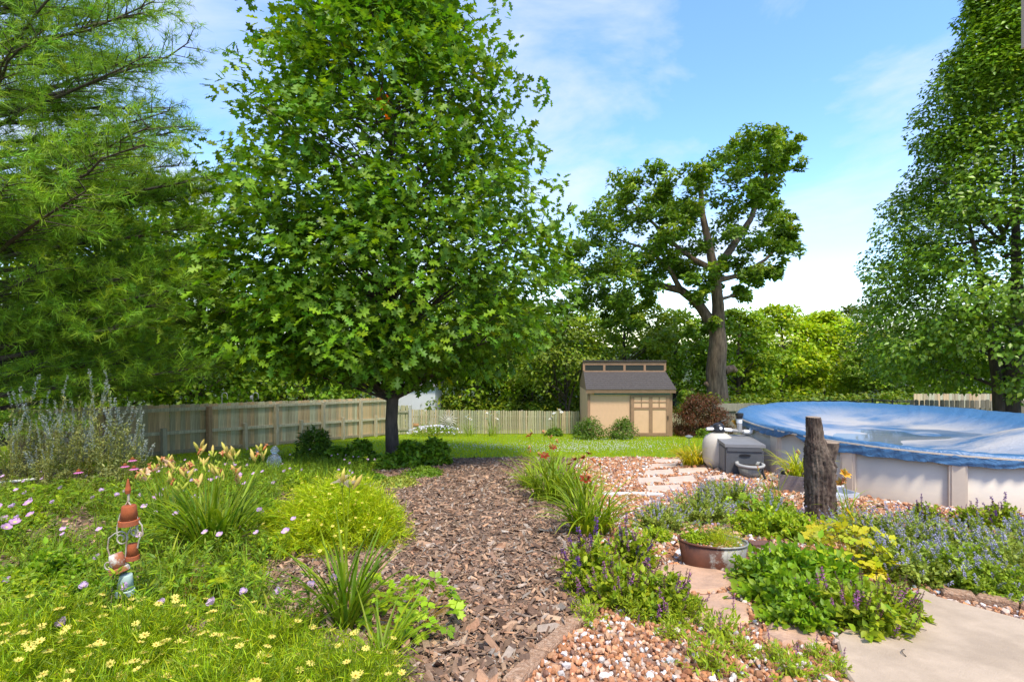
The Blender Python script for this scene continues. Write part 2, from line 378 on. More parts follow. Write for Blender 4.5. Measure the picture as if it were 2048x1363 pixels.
OCT_F = [(0, 2, 4), (2, 1, 4), (1, 3, 4), (3, 0, 4), (2, 0, 5), (1, 2, 5), (3, 1, 5), (0, 3, 5)]
mb = MB(); cl = []
for a, b, sx, sy, k in ((950, 896, 60, 3, 150), (1020, 895, 80, 5, 180), (1180, 890, 60, 6, 320), (1230, 898, 60, 4, 260), (1130, 902, 60, 5, 200), (1300, 890, 60, 5, 120)):
    for _ in range(k):
        q = P(a + rng.normal(0, sx), min(908, max(880, b + rng.normal(0, sy)))); cl.append(q)
cl = np.array(cl); cl[:, 2] += .075
cl = cl[pip(cl[:, :2], LAWN)]
mb.scatter(OCT_V, OCT_F, cl, rand_rot(rng, len(cl)), .014, (.72, .72, .66))
solo('clover_flowers', mb.mesh('clover_flowers', M_PETAL), 'small white clover heads dotted over the lawn', 'clover', kind='stuff')

# concrete patio, edging, stepping stones
M_CONC = mat('patio_concrete', (.46, .355, .25), .85, nscale=5, namt=.14, bump=.25, bscale=160, col2=(.38, .29, .20), c2scale=2.2)
M_FLAG = mat('flagstone', (.50, .31, .20), .85, nscale=7, namt=.22, bump=.5, bscale=30, col2=(.40, .26, .18), c2scale=4)
M_FLAGP = mat('pale_flagstone', (.58, .44, .34), .85, nscale=7, namt=.2, bump=.5, bscale=30)
M_EDGE = mat('edging_concrete', (.33, .19, .11), .9, nscale=60, namt=.45, bump=.6, bscale=120, col2=(.48, .33, .22), c2scale=40)
M_WCONC = mat('white_edging', (.62, .60, .56), .9, nscale=20, namt=.25, bump=.5, bscale=60)
def slab(poly, h, material, name, bev=.012, jit=0.0, rng=None, base=None):
    """flat stone following the slope: outline with a bevelled top edge"""
    A = np.array(densify(poly, .09 if jit else .3)); c = A.mean(0)
    if jit: A = A + rng.normal(0, jit, A.shape)
    z0 = G(A[:, 0], A[:, 1]) if base is None else np.full(len(A), base)
    B = c + (A - c) * (1 - bev / np.maximum(np.linalg.norm(A - c, axis=1), .05))[:, None]
    n = len(A); V = np.concatenate([np.column_stack([A, z0 - .03]), np.column_stack([A, z0 + h - bev]), np.column_stack([B, z0 + h])])
    i0 = np.arange(n); i1 = (i0 + 1) % n
    Fq = np.concatenate([np.stack([i0, i1, n + i1, n + i0], 1), np.stack([n + i0, n + i1, 2 * n + i1, 2 * n + i0], 1)])
    mb = MB(); mb.add(V, Fq)
    top = V[2 * n:]; tri = delaunay_2d_cdt([Vector(p[:2]) for p in top], [(i, (i + 1) % n) for i in range(n)], [], 1, 1e-6)
    if len(tri[0]) == n: mb.add(np.column_stack([np.array([(p.x, p.y) for p in tri[0]]), top[:, 2]]), np.array([f[:3] for f in tri[2]]))
    else: mb.add(np.concatenate([top, [top.mean(0)]]), np.stack([i0, i1, np.full(n, n)], 1))
    me = mb.mesh(name, material)
    return me
o = solo('patio', slab(PATIO, .05, M_CONC, 'patio', .01), kind='structure')

def edging(pxs, w, h, name, label_f, material, group):
    pl = [P(a, b)[:2] for a, b in pxs]
    for i in range(len(pl) - 1):
        a, b = np.array(pl[i]), np.array(pl[i + 1]); t = (b - a) / np.linalg.norm(b - a); nrm = np.array([-t[1], t[0]]) * w / 2
        a2 = a + t * .006; b2 = b - t * .006
        me = slab([tuple(a2 - nrm), tuple(b2 - nrm), tuple(b2 + nrm), tuple(a2 + nrm)], h, material, name, .012, .0035, rng)
        solo(name, me, label_f[i] if isinstance(label_f, list) else label_f, 'edging', group=group)
edging([(1022, 1385), (1082, 1318), (1142, 1262), (1190, 1222)], .085, .055, 'edging_stone',
       ['reddish concrete edging stone nearest the bottom of the picture', 'reddish concrete edging stone in the middle of the three between mulch and gravel', 'reddish concrete edging stone reaching the purple salvia clump'], M_EDGE, 'path edging stones')
edging([(1880, 1197), (1952, 1208), (2040, 1226), (2110, 1240)], .10, .07, 'edging_brick',
       ['brown edging brick beside the patio, leftmost of the row', 'brown edging brick beside the patio, in the middle of the row', 'brown edging brick beside the patio at the right picture edge'], M_EDGE, 'bricks along the patio')
edging([(1204, 994), (1232, 993), (1262, 992), (1292, 993), (1328, 995)], .13, .06, 'scalloped_edging',
       ['pale concrete edging piece beside the daylilies, leftmost of its row', 'pale concrete edging piece, second from the daylilies', 'pale concrete edging piece, third from the daylilies', 'pale concrete edging piece next to the catmint'], M_WCONC, 'pale edging row across the gravel')
def flag(pxs, label, material, group, h=.035):
    poly = px2(pxs)
    solo('stepping_stone', slab(poly, h, material, 'stepping_stone', .02, .008, rng), label, 'stepping stone', group=group)
for pxs, lb in STEPS: flag(pxs, lb, M_FLAG, 'tan stepping stones near the tub')
for pxs, lb in FAR_STEPS: flag(pxs, lb, M_FLAGP, 'pale flagstones of the far path', .03)

# ------------------------------------------------------------------ fences
rng = np.random.default_rng(21)
FPAL = [(.47, .37, .20), (.52, .42, .24), (.42, .33, .18), (.48, .36, .20)]
def board_mesh(name, w, t, h, dog=.03, c=None, pts='dog'):
    """vertical board with clipped corners or a point, origin at its foot"""
    if pts == 'dog': o = [(-w / 2, 0), (w / 2, 0), (w / 2, h - dog), (w / 2 - dog, h), (-w / 2 + dog, h), (-w / 2, h - dog)]
    else: o = [(-w / 2, 0), (w / 2, 0), (w / 2, h - dog), (w * .2, h), (-w * .2, h), (-w / 2, h - dog)]
    n = 6; V = [(x, -t / 2, z) for x, z in o] + [(x, t / 2, z) for x, z in o]
    mb = MB(); mb.add(V, [(i, (i + 1) % n, n + (i + 1) % n, n + i) for i in range(n)], c)
    mb.add(V[:n], [(0, 1, 2, 5), (5, 2, 3, 4)], c); mb.add(V[n:], [(5, 2, 1, 0), (4, 3, 2, 5)], c)
    return mb.mesh(name, M_FENCE)
def fence(root, a, b, h0, h1, w, pitch, style, t=.018, off=0.0, pal=FPAL, dz=.03, skip=None):
    a = np.array(a, float); b = np.array(b, float); L = np.linalg.norm(b - a); ang = math.atan2(b[1] - a[1], b[0] - a[0])
    n = int(L / pitch); vs = [board_mesh('board', w, t, 1.0, .022, vary(rng, pal, 1, .8, 1.2, .08)[0], style) for _ in range(8)]
    nv = np.array([-math.sin(ang), math.cos(ang)])
    for i in range(n):
        p = a + (b - a) * (i + .5) / n + nv * off
        if skip and skip(p): continue
        h = h0 + (h1 - h0) * (i + .5) / n + rng.normal(0, .008)
        o = part('board' if style == 'dog' else 'picket', vs[rng.integers(8)], root, (p[0], p[1], float(G(*p)) + dz), ang + rng.normal(0, .015))
        o.scale = (1, 1, h); o.rotation_euler[1] = rng.normal(0, .006)
    return ang
def bar(root, name, p0, p1, w, h, c, material=M_FENCE):
    """beam between two points, w across, h upright"""
    p0 = np.array(p0, float); p1 = np.array(p1, float); d = p1 - p0; L = np.linalg.norm(d)
    x = d / L; y = np.cross((0, 0, 1.0), x); y /= np.linalg.norm(y); z = np.cross(x, y)
    me = MB().box(0, L, -w / 2, w / 2, -h / 2, h / 2, c).mesh(name, material)
    return part(name, me, root, M=M4(np.stack([x, y, z], 1), p0))
# left board fence (rails and posts on this side)
r = thing('board_fence', 'weathered tan board fence running back along the left side of the yard', 'fence', gp(-8.43, 14.3))
r.location = (0, 0, 0)
LA, LB_ = np.array([-9.9, 10.1]), np.array([-5.45, 22.9])
def lfh(t): return 1.17 + (1.66 - 1.17) * t
fence(r, LA, LB_, lfh(0), lfh(1), .138, .142, 'dog')
u = (LB_ - LA) / np.linalg.norm(LB_ - LA); nv = np.array([u[1], -u[0]])
def lpt(t, z, o): p = LA + (LB_ - LA) * t + nv * o; return (p[0], p[1], float(G(*p)) + z)
ts = [.02, .13, .32, .50, .665, .83, .985]
for t0, t1 in zip(ts[:-1], ts[1:]):
    bar(r, 'rail', lpt(t0, lfh(t0) - .10, .04), lpt(t1, lfh(t1) - .10, .04), .045, .085, (.46, .41, .27))
    bar(r, 'rail', lpt(t0, lfh(t0) * .46, .04), lpt(t1, lfh(t1) * .46, .04), .045, .085, (.48, .43, .28))
    bar(r, 'rail', lpt(t0, .1, .04), lpt(t1, .1, .04), .045, .085, (.30, .25, .15))
for i, t in enumerate(ts):
    c = (.34, .22, .12) if i == 2 else (.42, .37, .25)
    part('post', MB().box(-.055, .055, -.055, .055, -.3, lfh(t) - .05, c).mesh('post', M_FENCE), r, lpt(t, 0, .10), math.atan2(u[1], u[0]))
for t0, t1 in zip(ts[:-1], ts[1:]):
    t = (t0 + t1) / 2
    part('short_post', MB().box(-.05, .05, -.05, .05, -.3, lfh(t) * .56, (.42, .37, .25)).mesh('short_post', M_FENCE), r, lpt(t, 0, .10), math.atan2(u[1], u[0]))
# low picket fence at the back
r = thing('picket_fence', 'low weathered picket fence along the back of the lawn left of the shed', 'fence')
GP = [(.36, .34, .20), (.42, .38, .23), (.32, .31, .18), (.40, .34, .21)]
pa, pb = (-4.75, 23.6), (3.15, 23.9)
fence(r, pa, pb, 1.12, 1.04, .085, .105, 'point', pal=GP)
for z in (.3, .82):
    bar(r, 'rail', gp(pa[0], pa[1] + .05, z), gp(pb[0], pb[1] + .05, z), .04, .08, (.24, .21, .13))
for t in (0, .22, .44, .66, .88):
    p = np.array(pa) + (np.array(pb) - pa) * t; part('post', MB().box(-.05, .05, -.05, .05, -.3, 1.12, (.26, .23, .14)).mesh('post', M_FENCE), r, gp(p[0], p[1] + .12))
r = thing('picket_fence', 'short run of picket fence half hidden behind the dark red maple', 'fence')
pa, pb = (6.95, 23.6), (9.6, 23.6)
fence(r, pa, pb, .95, .95, .085, .105, 'point', pal=GP)
bar(r, 'rail', gp(pa[0], pa[1] + .05, .7), gp(pb[0], pb[1] + .05, .7), .04, .08, (.24, .21, .13))
# garden gate between the fences
r = thing('garden_gate', 'narrow weathered wooden gate beside the oak trunk at the end of the board fence', 'gate')
pa, pb = (-5.4, 22.95), (-4.78, 23.55)
fence(r, pa, pb, 1.35, 1.3, .12, .13, 'dog', pal=GP)
for z in (.25, 1.05): bar(r, 'rail', gp(pa[0], pa[1] - .04, z), gp(pb[0], pb[1] - .04, z), .04, .09, (.30, .28, .18))
part('post', MB().box(-.06, .06, -.06, .06, -.3, 1.35, (.42, .42, .38)).mesh('post', M_FENCE), r, gp(-4.68, 23.55))
# grey capped fence right of the maple
r = thing('capped_fence', 'grey board fence with a capped top beside the big old tree trunk', 'fence')
pa, pb = np.array((9.0, 23.0)), np.array((11.2, 23.2))
zt = CAMZ - (806 - 681.5) / F * 23
h = zt - float(G(*pa))
fence(r, pa, pb, h - .05, h - .05, .14, .145, 'dog', pal=[(.22, .20, .16), (.26, .23, .18)])
bar(r, 'top_rail', (pa[0], pa[1] - .06, zt - .18), (pb[0], pb[1] - .06, zt - .18), .05, .34, (.27, .25, .19))
# fences on the right
r = thing('dog_ear_fence', 'grey dog-eared picket fence behind the far side of the pool', 'fence')
pa, pb = np.array((15.2, 19.6)), np.array((21.6, 19.4)); zt = CAMZ - (801 - 681.5) / F * 19.6; h = zt - float(G(*pa))
fence(r, pa, pb, h, h - .03, .15, .185, 'dog', pal=[(.24, .20, .16), (.28, .24, .19), (.21, .18, .14)])
bar(r, 'rail', (pa[0], pa[1] + .05, zt - .3), (pb[0], pb[1] + .05, zt - .32), .04, .09, (.38, .32, .24))
r = thing('tall_tan_fence', 'newer tan privacy fence behind the grey dog-eared pickets', 'fence')
pa, pb = np.array((20.1, 25.6)), np.array((30.0, 25.6)); zt = CAMZ - (788 - 681.5) / F * 25.6; h = zt - float(G(*pa))
fence(r, pa, pb, h, h, .14, .145, 'dog', pal=[(.55, .42, .28), (.60, .46, .31), (.50, .38, .26)])
r = thing('wire_fence', 'dark sagging wire mesh fence between the pool and the woods', 'fence')
zt = CAMZ - (799 - 681.5) / F * 21.0
pl = [np.array(((px - 1024) / F * 21.0, 21.0, zt + dz)) for px, dz in ((1590, -.09), (1660, -.03), (1700, -.06), (1745, .02), (1785, -.04), (1832, -.03))]
M_WIRE = mat('dark_wire', (.06, .055, .05), .7, namt=.2)
for k, dz in enumerate((0, -.05, -.25, -.5, -.75)):
    part('wire', MB().tube([p + (0, 0, dz) for p in pl], .018 if k < 2 else .01, 5).mesh('wire', M_WIRE), r)
for p in pl: part('post', MB().tube([(p[0], p[1], float(G(p[0], p[1])) - .2), p + (0, 0, .04)], .03, 6).mesh('post', M_WIRE), r)

# ------------------------------------------------------------------ buildings
M_TAN = mat('tan_siding', (.68, .43, .26), .75, nscale=3, namt=.06)
M_TRIM = mat('brown_trim', (.30, .18, .105), .75, nscale=5, namt=.18, bump=.2, bscale=40)
M_SHING = mat('asphalt_shingle', (.075, .065, .06), .95, nscale=12, namt=.45, bump=.6, bscale=60, stretch=(1, 3, 3))
M_GLASSD = mat('dark_window_glass', (.03, .035, .03), .3, namt=.1, spec=.2)
M_GREENM = mat('green_metal_track', (.10, .16, .13), .5, namt=.15, metal=.3)
M_BLACK = mat('black_plastic', (.02, .02, .022), .35, namt=.2)
SX0, SX1, SY = 3.2, 6.80, 21.7; SD = 2.6
sz = float(G(5, SY)) - .02; ez = CAMZ - (783 - 681.5) / F * SY
shed = thing('garden_shed', 'tan garden shed with brown trim, shingled roof and a row of clerestory windows', 'shed', (0, 0, 0))
mb = MB()
mb.box(SX0 + .02, SX0 + .06, SY + .05, SY + SD, sz - .4, ez); mb.box(SX1 - .06, SX1 - .02, SY + .05, SY + SD, sz - .4, ez); mb.box(SX0 + .02, SX1 - .02, SY + SD - .04, SY + SD, sz - .5, ez + .1)
mb.box(SX0 + .02, SX1 - .02, SY + .06, SY + .08, sz - .1, ez)
part('wall', mb.mesh('wall', M_TAN), shed)
x = SX0 + .12
while x < 5.0:
    part('siding_board', MB().box(0, .197, 0, .008, sz + .02, ez - .12).mesh('siding_board', M_TAN), shed, (x, SY + .051, 0)); x += .2
def tb(n, x0, x1, z0, z1, y0=.0, y1=.06, m=M_TRIM, par=shed): return part(n, MB().box(x0, x1, SY + y0, SY + y1, z0, z1).mesh(n, m), par)
tb('corner_board', SX0, SX0 + .115, sz - .05, ez - .1); tb('corner_board', SX1 - .115, SX1, sz - .05, ez - .1)
tb('fascia', SX0 - .09, SX1 + .09, ez - .03, ez + .13, -.18, -.13)
tb('sill', 5.0, SX1 - .1, sz - .02, sz + .08, -.02, .05)
tr_ = tb('door_track', SX0 + .28, SX1 - .12, ez - .115, ez - .045, -.06, .0, M_GREENM)
door = tb('sliding_door', 5.06, 6.66, sz + .08, ez - .13, -.012, .02, M_TAN)
dz0, dz1 = sz + .085, ez - .135
for x0, x1 in ((5.02, 5.17), (5.80, 5.95), (6.52, 6.67)): tb('stile', x0, x1, dz0, dz1, -.035, -.0125, par=door)
for z0, z1 in ((dz0, dz0 + .11), (dz0 + 1.10, dz0 + 1.19), (dz1 - .09, dz1)):
    for x0, x1 in ((5.172, 5.798), (5.952, 6.518)): tb('door_rail', x0, x1, z0, z1, -.032, -.0125, par=door)
zc = (dz0 + 1.19 + dz1 - .09) / 2
for x0, x1 in ((5.172, 5.798), (5.952, 6.518)):
    xm = (x0 + x1) / 2
    tb('muntin', xm - .02, xm + .02, dz0 + 1.192, dz1 - .092, -.028, -.0125, par=door)
    tb('muntin', x0, xm - .021, zc - .02, zc + .02, -.028, -.0125, par=door); tb('muntin', xm + .021, x1, zc - .02, zc + .02, -.028, -.0125, par=door)
tb('handle', 6.58, 6.61, sz + .75, sz + .92, -.065, -.036, M_BLACK, door)
RT, RY = CAMZ - (743 - 681.5) / F * 22.75, SY + 1.05
roof = part('roof', MB().add([(SX0 - .08, SY - .2, ez + .11), (SX1 + .08, SY - .2, ez + .11), (SX1 + .02, RY, RT - .02), (SX0 - .02, RY, RT - .02),
                              (SX0 - .08, SY - .2, ez + .05), (SX1 + .08, SY - .2, ez + .05), (SX1 + .02, RY, RT - .09), (SX0 - .02, RY, RT - .09)], BOXF).mesh('roof', M_TRIM), shed)
for k in range(9):
    t0, t1 = k / 9, (k + 1.25) / 9; t1 = min(t1, 1.0)
    y0, y1 = SY - .22 + t0 * (RY - SY + .22), SY - .22 + t1 * (RY - SY + .22); z0, z1 = ez + .12 + t0 * (RT - ez - .12), ez + .12 + t1 * (RT - ez - .12)
    v = [(SX0 - .1 + .08 * t0, y0, z0 + .018), (SX1 + .1 - .08 * t0, y0, z0 + .018), (SX1 + .1 - .08 * t1, y1, z1 + .002), (SX0 - .1 + .08 * t1, y1, z1 + .002)]
    v += [(a, b, c - .022) for a, b, c in v[:2]] + [(a, b, c - .004) for a, b, c in v[2:]]
    part('shingle_course', MB().add([v[i] for i in (4, 5, 6, 7, 0, 1, 2, 3)], BOXF).mesh('shingle_course', M_SHING), roof)
CT = CAMZ - (722 - 681.5) / F * 22.75
ch = CT - RT
cf = part('clerestory', MB().box(SX0 - .05, SX1 + .05, RY, RY + .05, CT - .17, CT).mesh('clerestory', M_TRIM), shed)
part('clerestory_sill', MB().box(SX0, SX1, RY - .012, RY + .06, RT - .06, RT + .05).mesh('clerestory_sill', M_TRIM), shed)
xsx = np.linspace(SX0, SX1, 5)
for i in range(5): part('mullion', MB().box(xsx[i] - .05, xsx[i] + .05, RY + .002, RY + .048, RT + .05, CT - .17).mesh('mullion', M_TRIM), shed)
for i in range(4): part('window_pane', MB().box(xsx[i] + .05, xsx[i + 1] - .05, RY + .02, RY + .028, RT + .05, CT - .17).mesh('window_pane', M_GLASSD), shed)
part('rear_roof', MB().add([(SX0 - .05, RY - .06, CT), (SX1 + .05, RY - .06, CT), (SX1 + .05, SY + SD + .1, ez + .25), (SX0 - .05, SY + SD + .1, ez + .25),
                            (SX0 - .05, RY - .06, CT + .05), (SX1 + .05, RY - .06, CT + .05), (SX1 + .05, SY + SD + .1, ez + .3), (SX0 - .05, SY + SD + .1, ez + .3)], BOXF).mesh('rear_roof', M_SHING), shed)
for xx in (SX0 + .021, SX1 - .059):
    part('gable', MB().add([(xx, SY + .05, ez), (xx, RY + .01, RT - .1), (xx, RY + .06, CT - .01), (xx, SY + SD, ez + .2), (xx, SY + SD, ez),
                            (xx + .038, SY + .05, ez), (xx + .038, RY + .01, RT - .1), (xx + .038, RY + .06, CT - .01), (xx + .038, SY + SD, ez + .2), (xx + .038, SY + SD, ez)],
                           [(0, 1, 4, 4), (1, 2, 3, 4), (9, 6, 5, 5), (9, 8, 7, 6)]).mesh('gable', M_TRIM), shed)
# white outbuilding behind the gate
M_WHITE = mat('white_siding', (.58, .59, .61), .6, nscale=3, namt=.05)
M_ROOFG = mat('grey_roof', (.13, .125, .13), .9, nscale=8, namt=.3)
wb = thing('white_outbuilding', 'plain white outbuilding seen through the oak branches behind the gate', 'building')
gz = float(G(-5.5, 27)) - .2
part('wall', MB().box(-6.9, -4.05, 27.0, 29.5, gz, CAMZ - (772 - 681.5) / F * 27).mesh('wall', M_WHITE), wb)
zr = CAMZ - (772 - 681.5) / F * 27
part('roof', MB().add([(-7.0, 26.8, zr), (-3.95, 26.8, zr), (-3.95, 29.7, zr), (-7.0, 29.7, zr), (-7.0, 28.25, zr + .9), (-3.95, 28.25, zr + .9)],
                      [(0, 1, 5, 4), (2, 3, 4, 5), (0, 4, 3, 3), (1, 2, 5, 5), (0, 3, 2, 1)]).mesh('roof', M_ROOFG), wb)
# neighbour house far right
hb = thing('neighbour_house', 'far pale house with a grey hip roof seen over the tan fence', 'house')
D = 42.0
hx0, hx1 = (1880 - 1024) / F * D, (2120 - 1024) / F * D
zt = CAMZ - (781 - 681.5) / F * D; gz = float(G(hx0, D)) - .3
part('wall', MB().box(hx0, hx1, D, D + 8, gz, zt).mesh('wall', mat('house_wall', (.55, .52, .48), .8, namt=.08)), hb)
part('roof', MB().add([(hx0 - .3, D - .4, zt), (hx1 + .3, D - .4, zt), (hx1 + .3, D + 8.4, zt), (hx0 - .3, D + 8.4, zt), (hx0 + 3.2, D + 4, zt + 1.15), (hx1 - 3.2, D + 4, zt + 1.15)],
                      [(0, 1, 5, 4), (2, 3, 4, 5), (0, 4, 3, 3), (1, 2, 5, 5), (0, 3, 2, 1)]).mesh('roof', M_ROOFG), hb)
for px in (1942, 1956):
    wx = (px - 1024) / F * D
    w_ = part('window', MB().box(wx - .22, wx + .22, D - .03, D - .004, zt - .45, zt - .05).mesh('window', M_WHITE), hb)
    part('pane', MB().box(wx - .15, wx + .15, D - .045, D - .032, zt - .38, zt - .1).mesh('pane', M_GLASSD), w_)
# eave corner of the house the picture is taken from
eh = thing('house_corner', 'beige house trim board at the top right picture corner', 'house')
part('corner_board', MB().box(2.592, 2.70, 2.40, 2.606, CAMZ + 1.485, CAMZ + 2.4).mesh('corner_board', mat('house_trim', (.50, .38, .28), .7, namt=.1)), eh)
part('soffit', MB().box(2.72, 3.2, 2.35, 2.6, CAMZ + 2.0, CAMZ + 2.1).mesh('soffit', mat('house_soffit', (.5, .42, .34), .7, namt=.1)), eh)

# ------------------------------------------------------------------ pool
M_PWALL = mat('pool_wall', (.62, .54, .43), .45, nscale=1.5, namt=.06, col2=(.56, .50, .42), c2scale=1.2, stretch=(1, 1, 2))
M_PPOST = mat('pool_post', (.56, .48, .38), .45, nscale=3, namt=.08)
pool = thing('swimming_pool', 'round white above-ground swimming pool with beige uprights', 'swimming pool', (POOL_C[0], POOL_C[1], 0))
PH = POOL_RIM - POOL_BASE
a72 = 24
for k in range(15):
    a0, a1 = math.radians(192 + 24 * k + 1.2), math.radians(192 + 24 * k + 22.8); aa = np.linspace(a0, a1, 9)
    V = np.concatenate([np.stack([np.cos(aa) * r_, np.sin(aa) * r_, np.full(9, z)], 1) for r_, z in ((POOL_R, POOL_BASE - .05), (POOL_R, POOL_RIM - .03), (POOL_R - .04, POOL_RIM - .03), (POOL_R - .04, POOL_BASE - .05))])
    i0 = np.arange(8)
    part('wall_panel', MB().add(V, np.concatenate([np.stack([j * 9 + i0, j * 9 + i0 + 1, (j + 1) * 9 + i0 + 1, (j + 1) * 9 + i0], 1) for j in range(3)])).mesh('wall_panel', M_PWALL, True), pool)
pm = MB().box(-.02, .06, -.105, .105, POOL_BASE - .05, POOL_RIM - .02); pm.box(.06, .075, -.075, .075, POOL_BASE - .05, POOL_RIM - .02)
pm = pm.mesh('upright', M_PPOST)
for k in range(15):
    a = math.radians(192 + 24 * k); part('upright', pm, pool, (math.cos(a) * POOL_R, math.sin(a) * POOL_R, 0), a)
mb = MB().lathe([(POOL_R - .08, POOL_RIM - .03), (POOL_R + .1, POOL_RIM - .03), (POOL_R + .1, POOL_RIM - .005), (POOL_R - .08, POOL_RIM - .005)], 90)
part('top_rail', mb.mesh('top_rail', M_PPOST), pool)
# cover
def vnoise(x, y, seed, k=24):
    r_ = np.random.default_rng(seed); s = np.zeros_like(x)
    for _ in range(k):
        f = r_.uniform(.5, 3.0); a = r_.uniform(0, 6.28); s = s + np.sin(f * (x * np.cos(a) + y * np.sin(a)) + r_.uniform(0, 6.28)) / f
    return s / k ** .5
NA = 420
rr = np.concatenate([np.linspace(0.01, POOL_R - .9, 26), np.linspace(POOL_R - .85, POOL_R + .06, 26)])
an = np.linspace(0, 2 * np.pi, NA, endpoint=False)
RR, AN = np.meshgrid(rr, an, indexing='ij'); X = RR * np.cos(AN); Y = RR * np.sin(AN)
edge = sstep(POOL_R - 1.25, POOL_R + .05, RR)
Z = POOL_RIM + .035 - .36 * (1 - edge) + .016 * vnoise(X * 3, Y * 3, 3)
bul = np.exp(-(((X - 1.3) / 1.5) ** 2 + ((Y + 1.5) / .85) ** 2)); Z = Z + .52 * bul * (1 - sstep(POOL_R - .6, POOL_R, RR))
fold = np.sin(AN * 61 + 3 * np.sin(AN * 7)) * .5 + np.sin(AN * 97 + 2 * np.sin(AN * 5)) * .35 + np.sin(AN * 23) * .5
Z = Z + .011 * fold * sstep(POOL_R - 1.1, POOL_R - .2, RR) * (1 - .4 * sstep(POOL_R - .2, POOL_R, RR))
V = [np.stack([X, Y, Z], -1)]
NS = 14
hem = .19 + .02 * np.sin(an * 5 + 1) + .012 * np.sin(an * 17 + 2 * np.sin(an * 4)) + .008 * np.sin(an * 41)
hem = hem - .10 * np.exp(-((np.degrees(an) - 200) / 4.0) ** 2)
sk = []
for j in range(1, NS + 1):
    t = j / NS
    r_ = POOL_R + .06 + .04 * math.sin(min(1, t * 2.2) * math.pi / 2) + .012 * t * np.sin(an * 83 + 4 * np.sin(an * 6)) + .011 * t * np.sin(an * 131 + t * 5 + 3 * np.sin(an * 9)) + .007 * np.sin(an * 60 + t * 12 + 5 * np.sin(an * 11)) * t
    z = POOL_RIM + .035 + .014 * fold[0] * 0 + Z[-1] * 0 - hem * t ** 1.05
    z = z + (Z[-1] - POOL_RIM - .035) * (1 - t)
    sk.append(np.stack([r_ * np.cos(an), r_ * np.sin(an), z], -1))
V = np.concatenate([V[0], np.stack(sk)], 0); nr = len(V)
ii = np.arange(nr * NA).reshape(nr, NA); jj = np.roll(ii, -1, 1)
m, nt, out, bs = nodes('blue_tarp'); N = nt.nodes; Lk = nt.links
tc = N.new('ShaderNodeTexCoord'); n1 = N.new('ShaderNodeTexNoise'); n1.inputs['Scale'].default_value = .9; n1.inputs['Detail'].default_value = 9; n1.inputs['Roughness'].default_value = .62
mp = N.new('ShaderNodeMapping'); mp.inputs['Scale'].default_value = (.55, 1.5, 1); mp.inputs['Rotation'].default_value = (0, 0, .5)
Lk.new(tc.outputs['Object'], mp.inputs[0]); Lk.new(mp.outputs[0], n1.inputs['Vector'])
ln = N.new('ShaderNodeVectorMath'); ln.operation = 'DISTANCE'; ln.inputs[1].default_value = (-.1, .2, POOL_RIM - .3); Lk.new(tc.outputs['Object'], ln.inputs[0])
r1 = N.new('ShaderNodeMapRange'); r1.inputs[1].default_value = 2.75; r1.inputs[2].default_value = 1.8; Lk.new(ln.outputs['Value'], r1.inputs[0])
r2 = N.new('ShaderNodeMapRange'); r2.inputs[1].default_value = .37; r2.inputs[2].default_value = .54; Lk.new(n1.outputs[0], r2.inputs[0])
mu = N.new('ShaderNodeMath'); mu.operation = 'MULTIPLY'; Lk.new(r1.outputs[0], mu.inputs[0]); Lk.new(r2.outputs[0], mu.inputs[1])
mx = N.new('ShaderNodeMix'); mx.data_type = 'RGBA'; mx.inputs[6].default_value = (.045, .13, .255, 1); mx.inputs[7].default_value = (.47, .43, .38, 1)
mu2 = N.new('ShaderNodeMath'); mu2.operation = 'MULTIPLY'; mu2.inputs[1].default_value = .85; Lk.new(mu.outputs[0], mu2.inputs[0])
Lk.new(mu2.outputs[0], mx.inputs[0]); Lk.new(mx.outputs[2], bs.inputs['Base Color']); bs.inputs['Roughness'].default_value = .42
nb = N.new('ShaderNodeTexNoise'); nb.inputs['Scale'].default_value = 9; nb.inputs['Detail'].default_value = 8; nb.inputs['Distortion'].default_value = 1.5; Lk.new(tc.outputs['Object'], nb.inputs['Vector'])
bp = N.new('ShaderNodeBump'); bp.inputs['Strength'].default_value = .42; bp.inputs['Distance'].default_value = .05; Lk.new(nb.outputs[0], bp.inputs['Height']); Lk.new(bp.outputs[0], bs.inputs['Normal'])
M_TARP = m
solo('pool_cover', MB().add(V.reshape(-1, 3), np.stack([ii[:-1].ravel(), jj[:-1].ravel(), jj[1:].ravel(), ii[1:].ravel()], 1)).mesh('pool_cover', M_TARP, True),
     'blue tarpaulin cover sagging over the above-ground pool', 'pool cover', (POOL_C[0], POOL_C[1], 0))
m, nt, out, bs = nodes('puddle_water'); bs.inputs['Base Color'].default_value = (.10, .16, .22, 1); bs.inputs['Roughness'].default_value = .06; bs.inputs['Alpha'].default_value = .55
solo('puddle', MB().lathe([(.001, 0), (1.0, 0), (1.7, 0)], 48, sy=.55).mesh('puddle', m), kind='structure', loc=(POOL_C[0] + .1, POOL_C[1] + .2, POOL_RIM - .318), rz=.2)

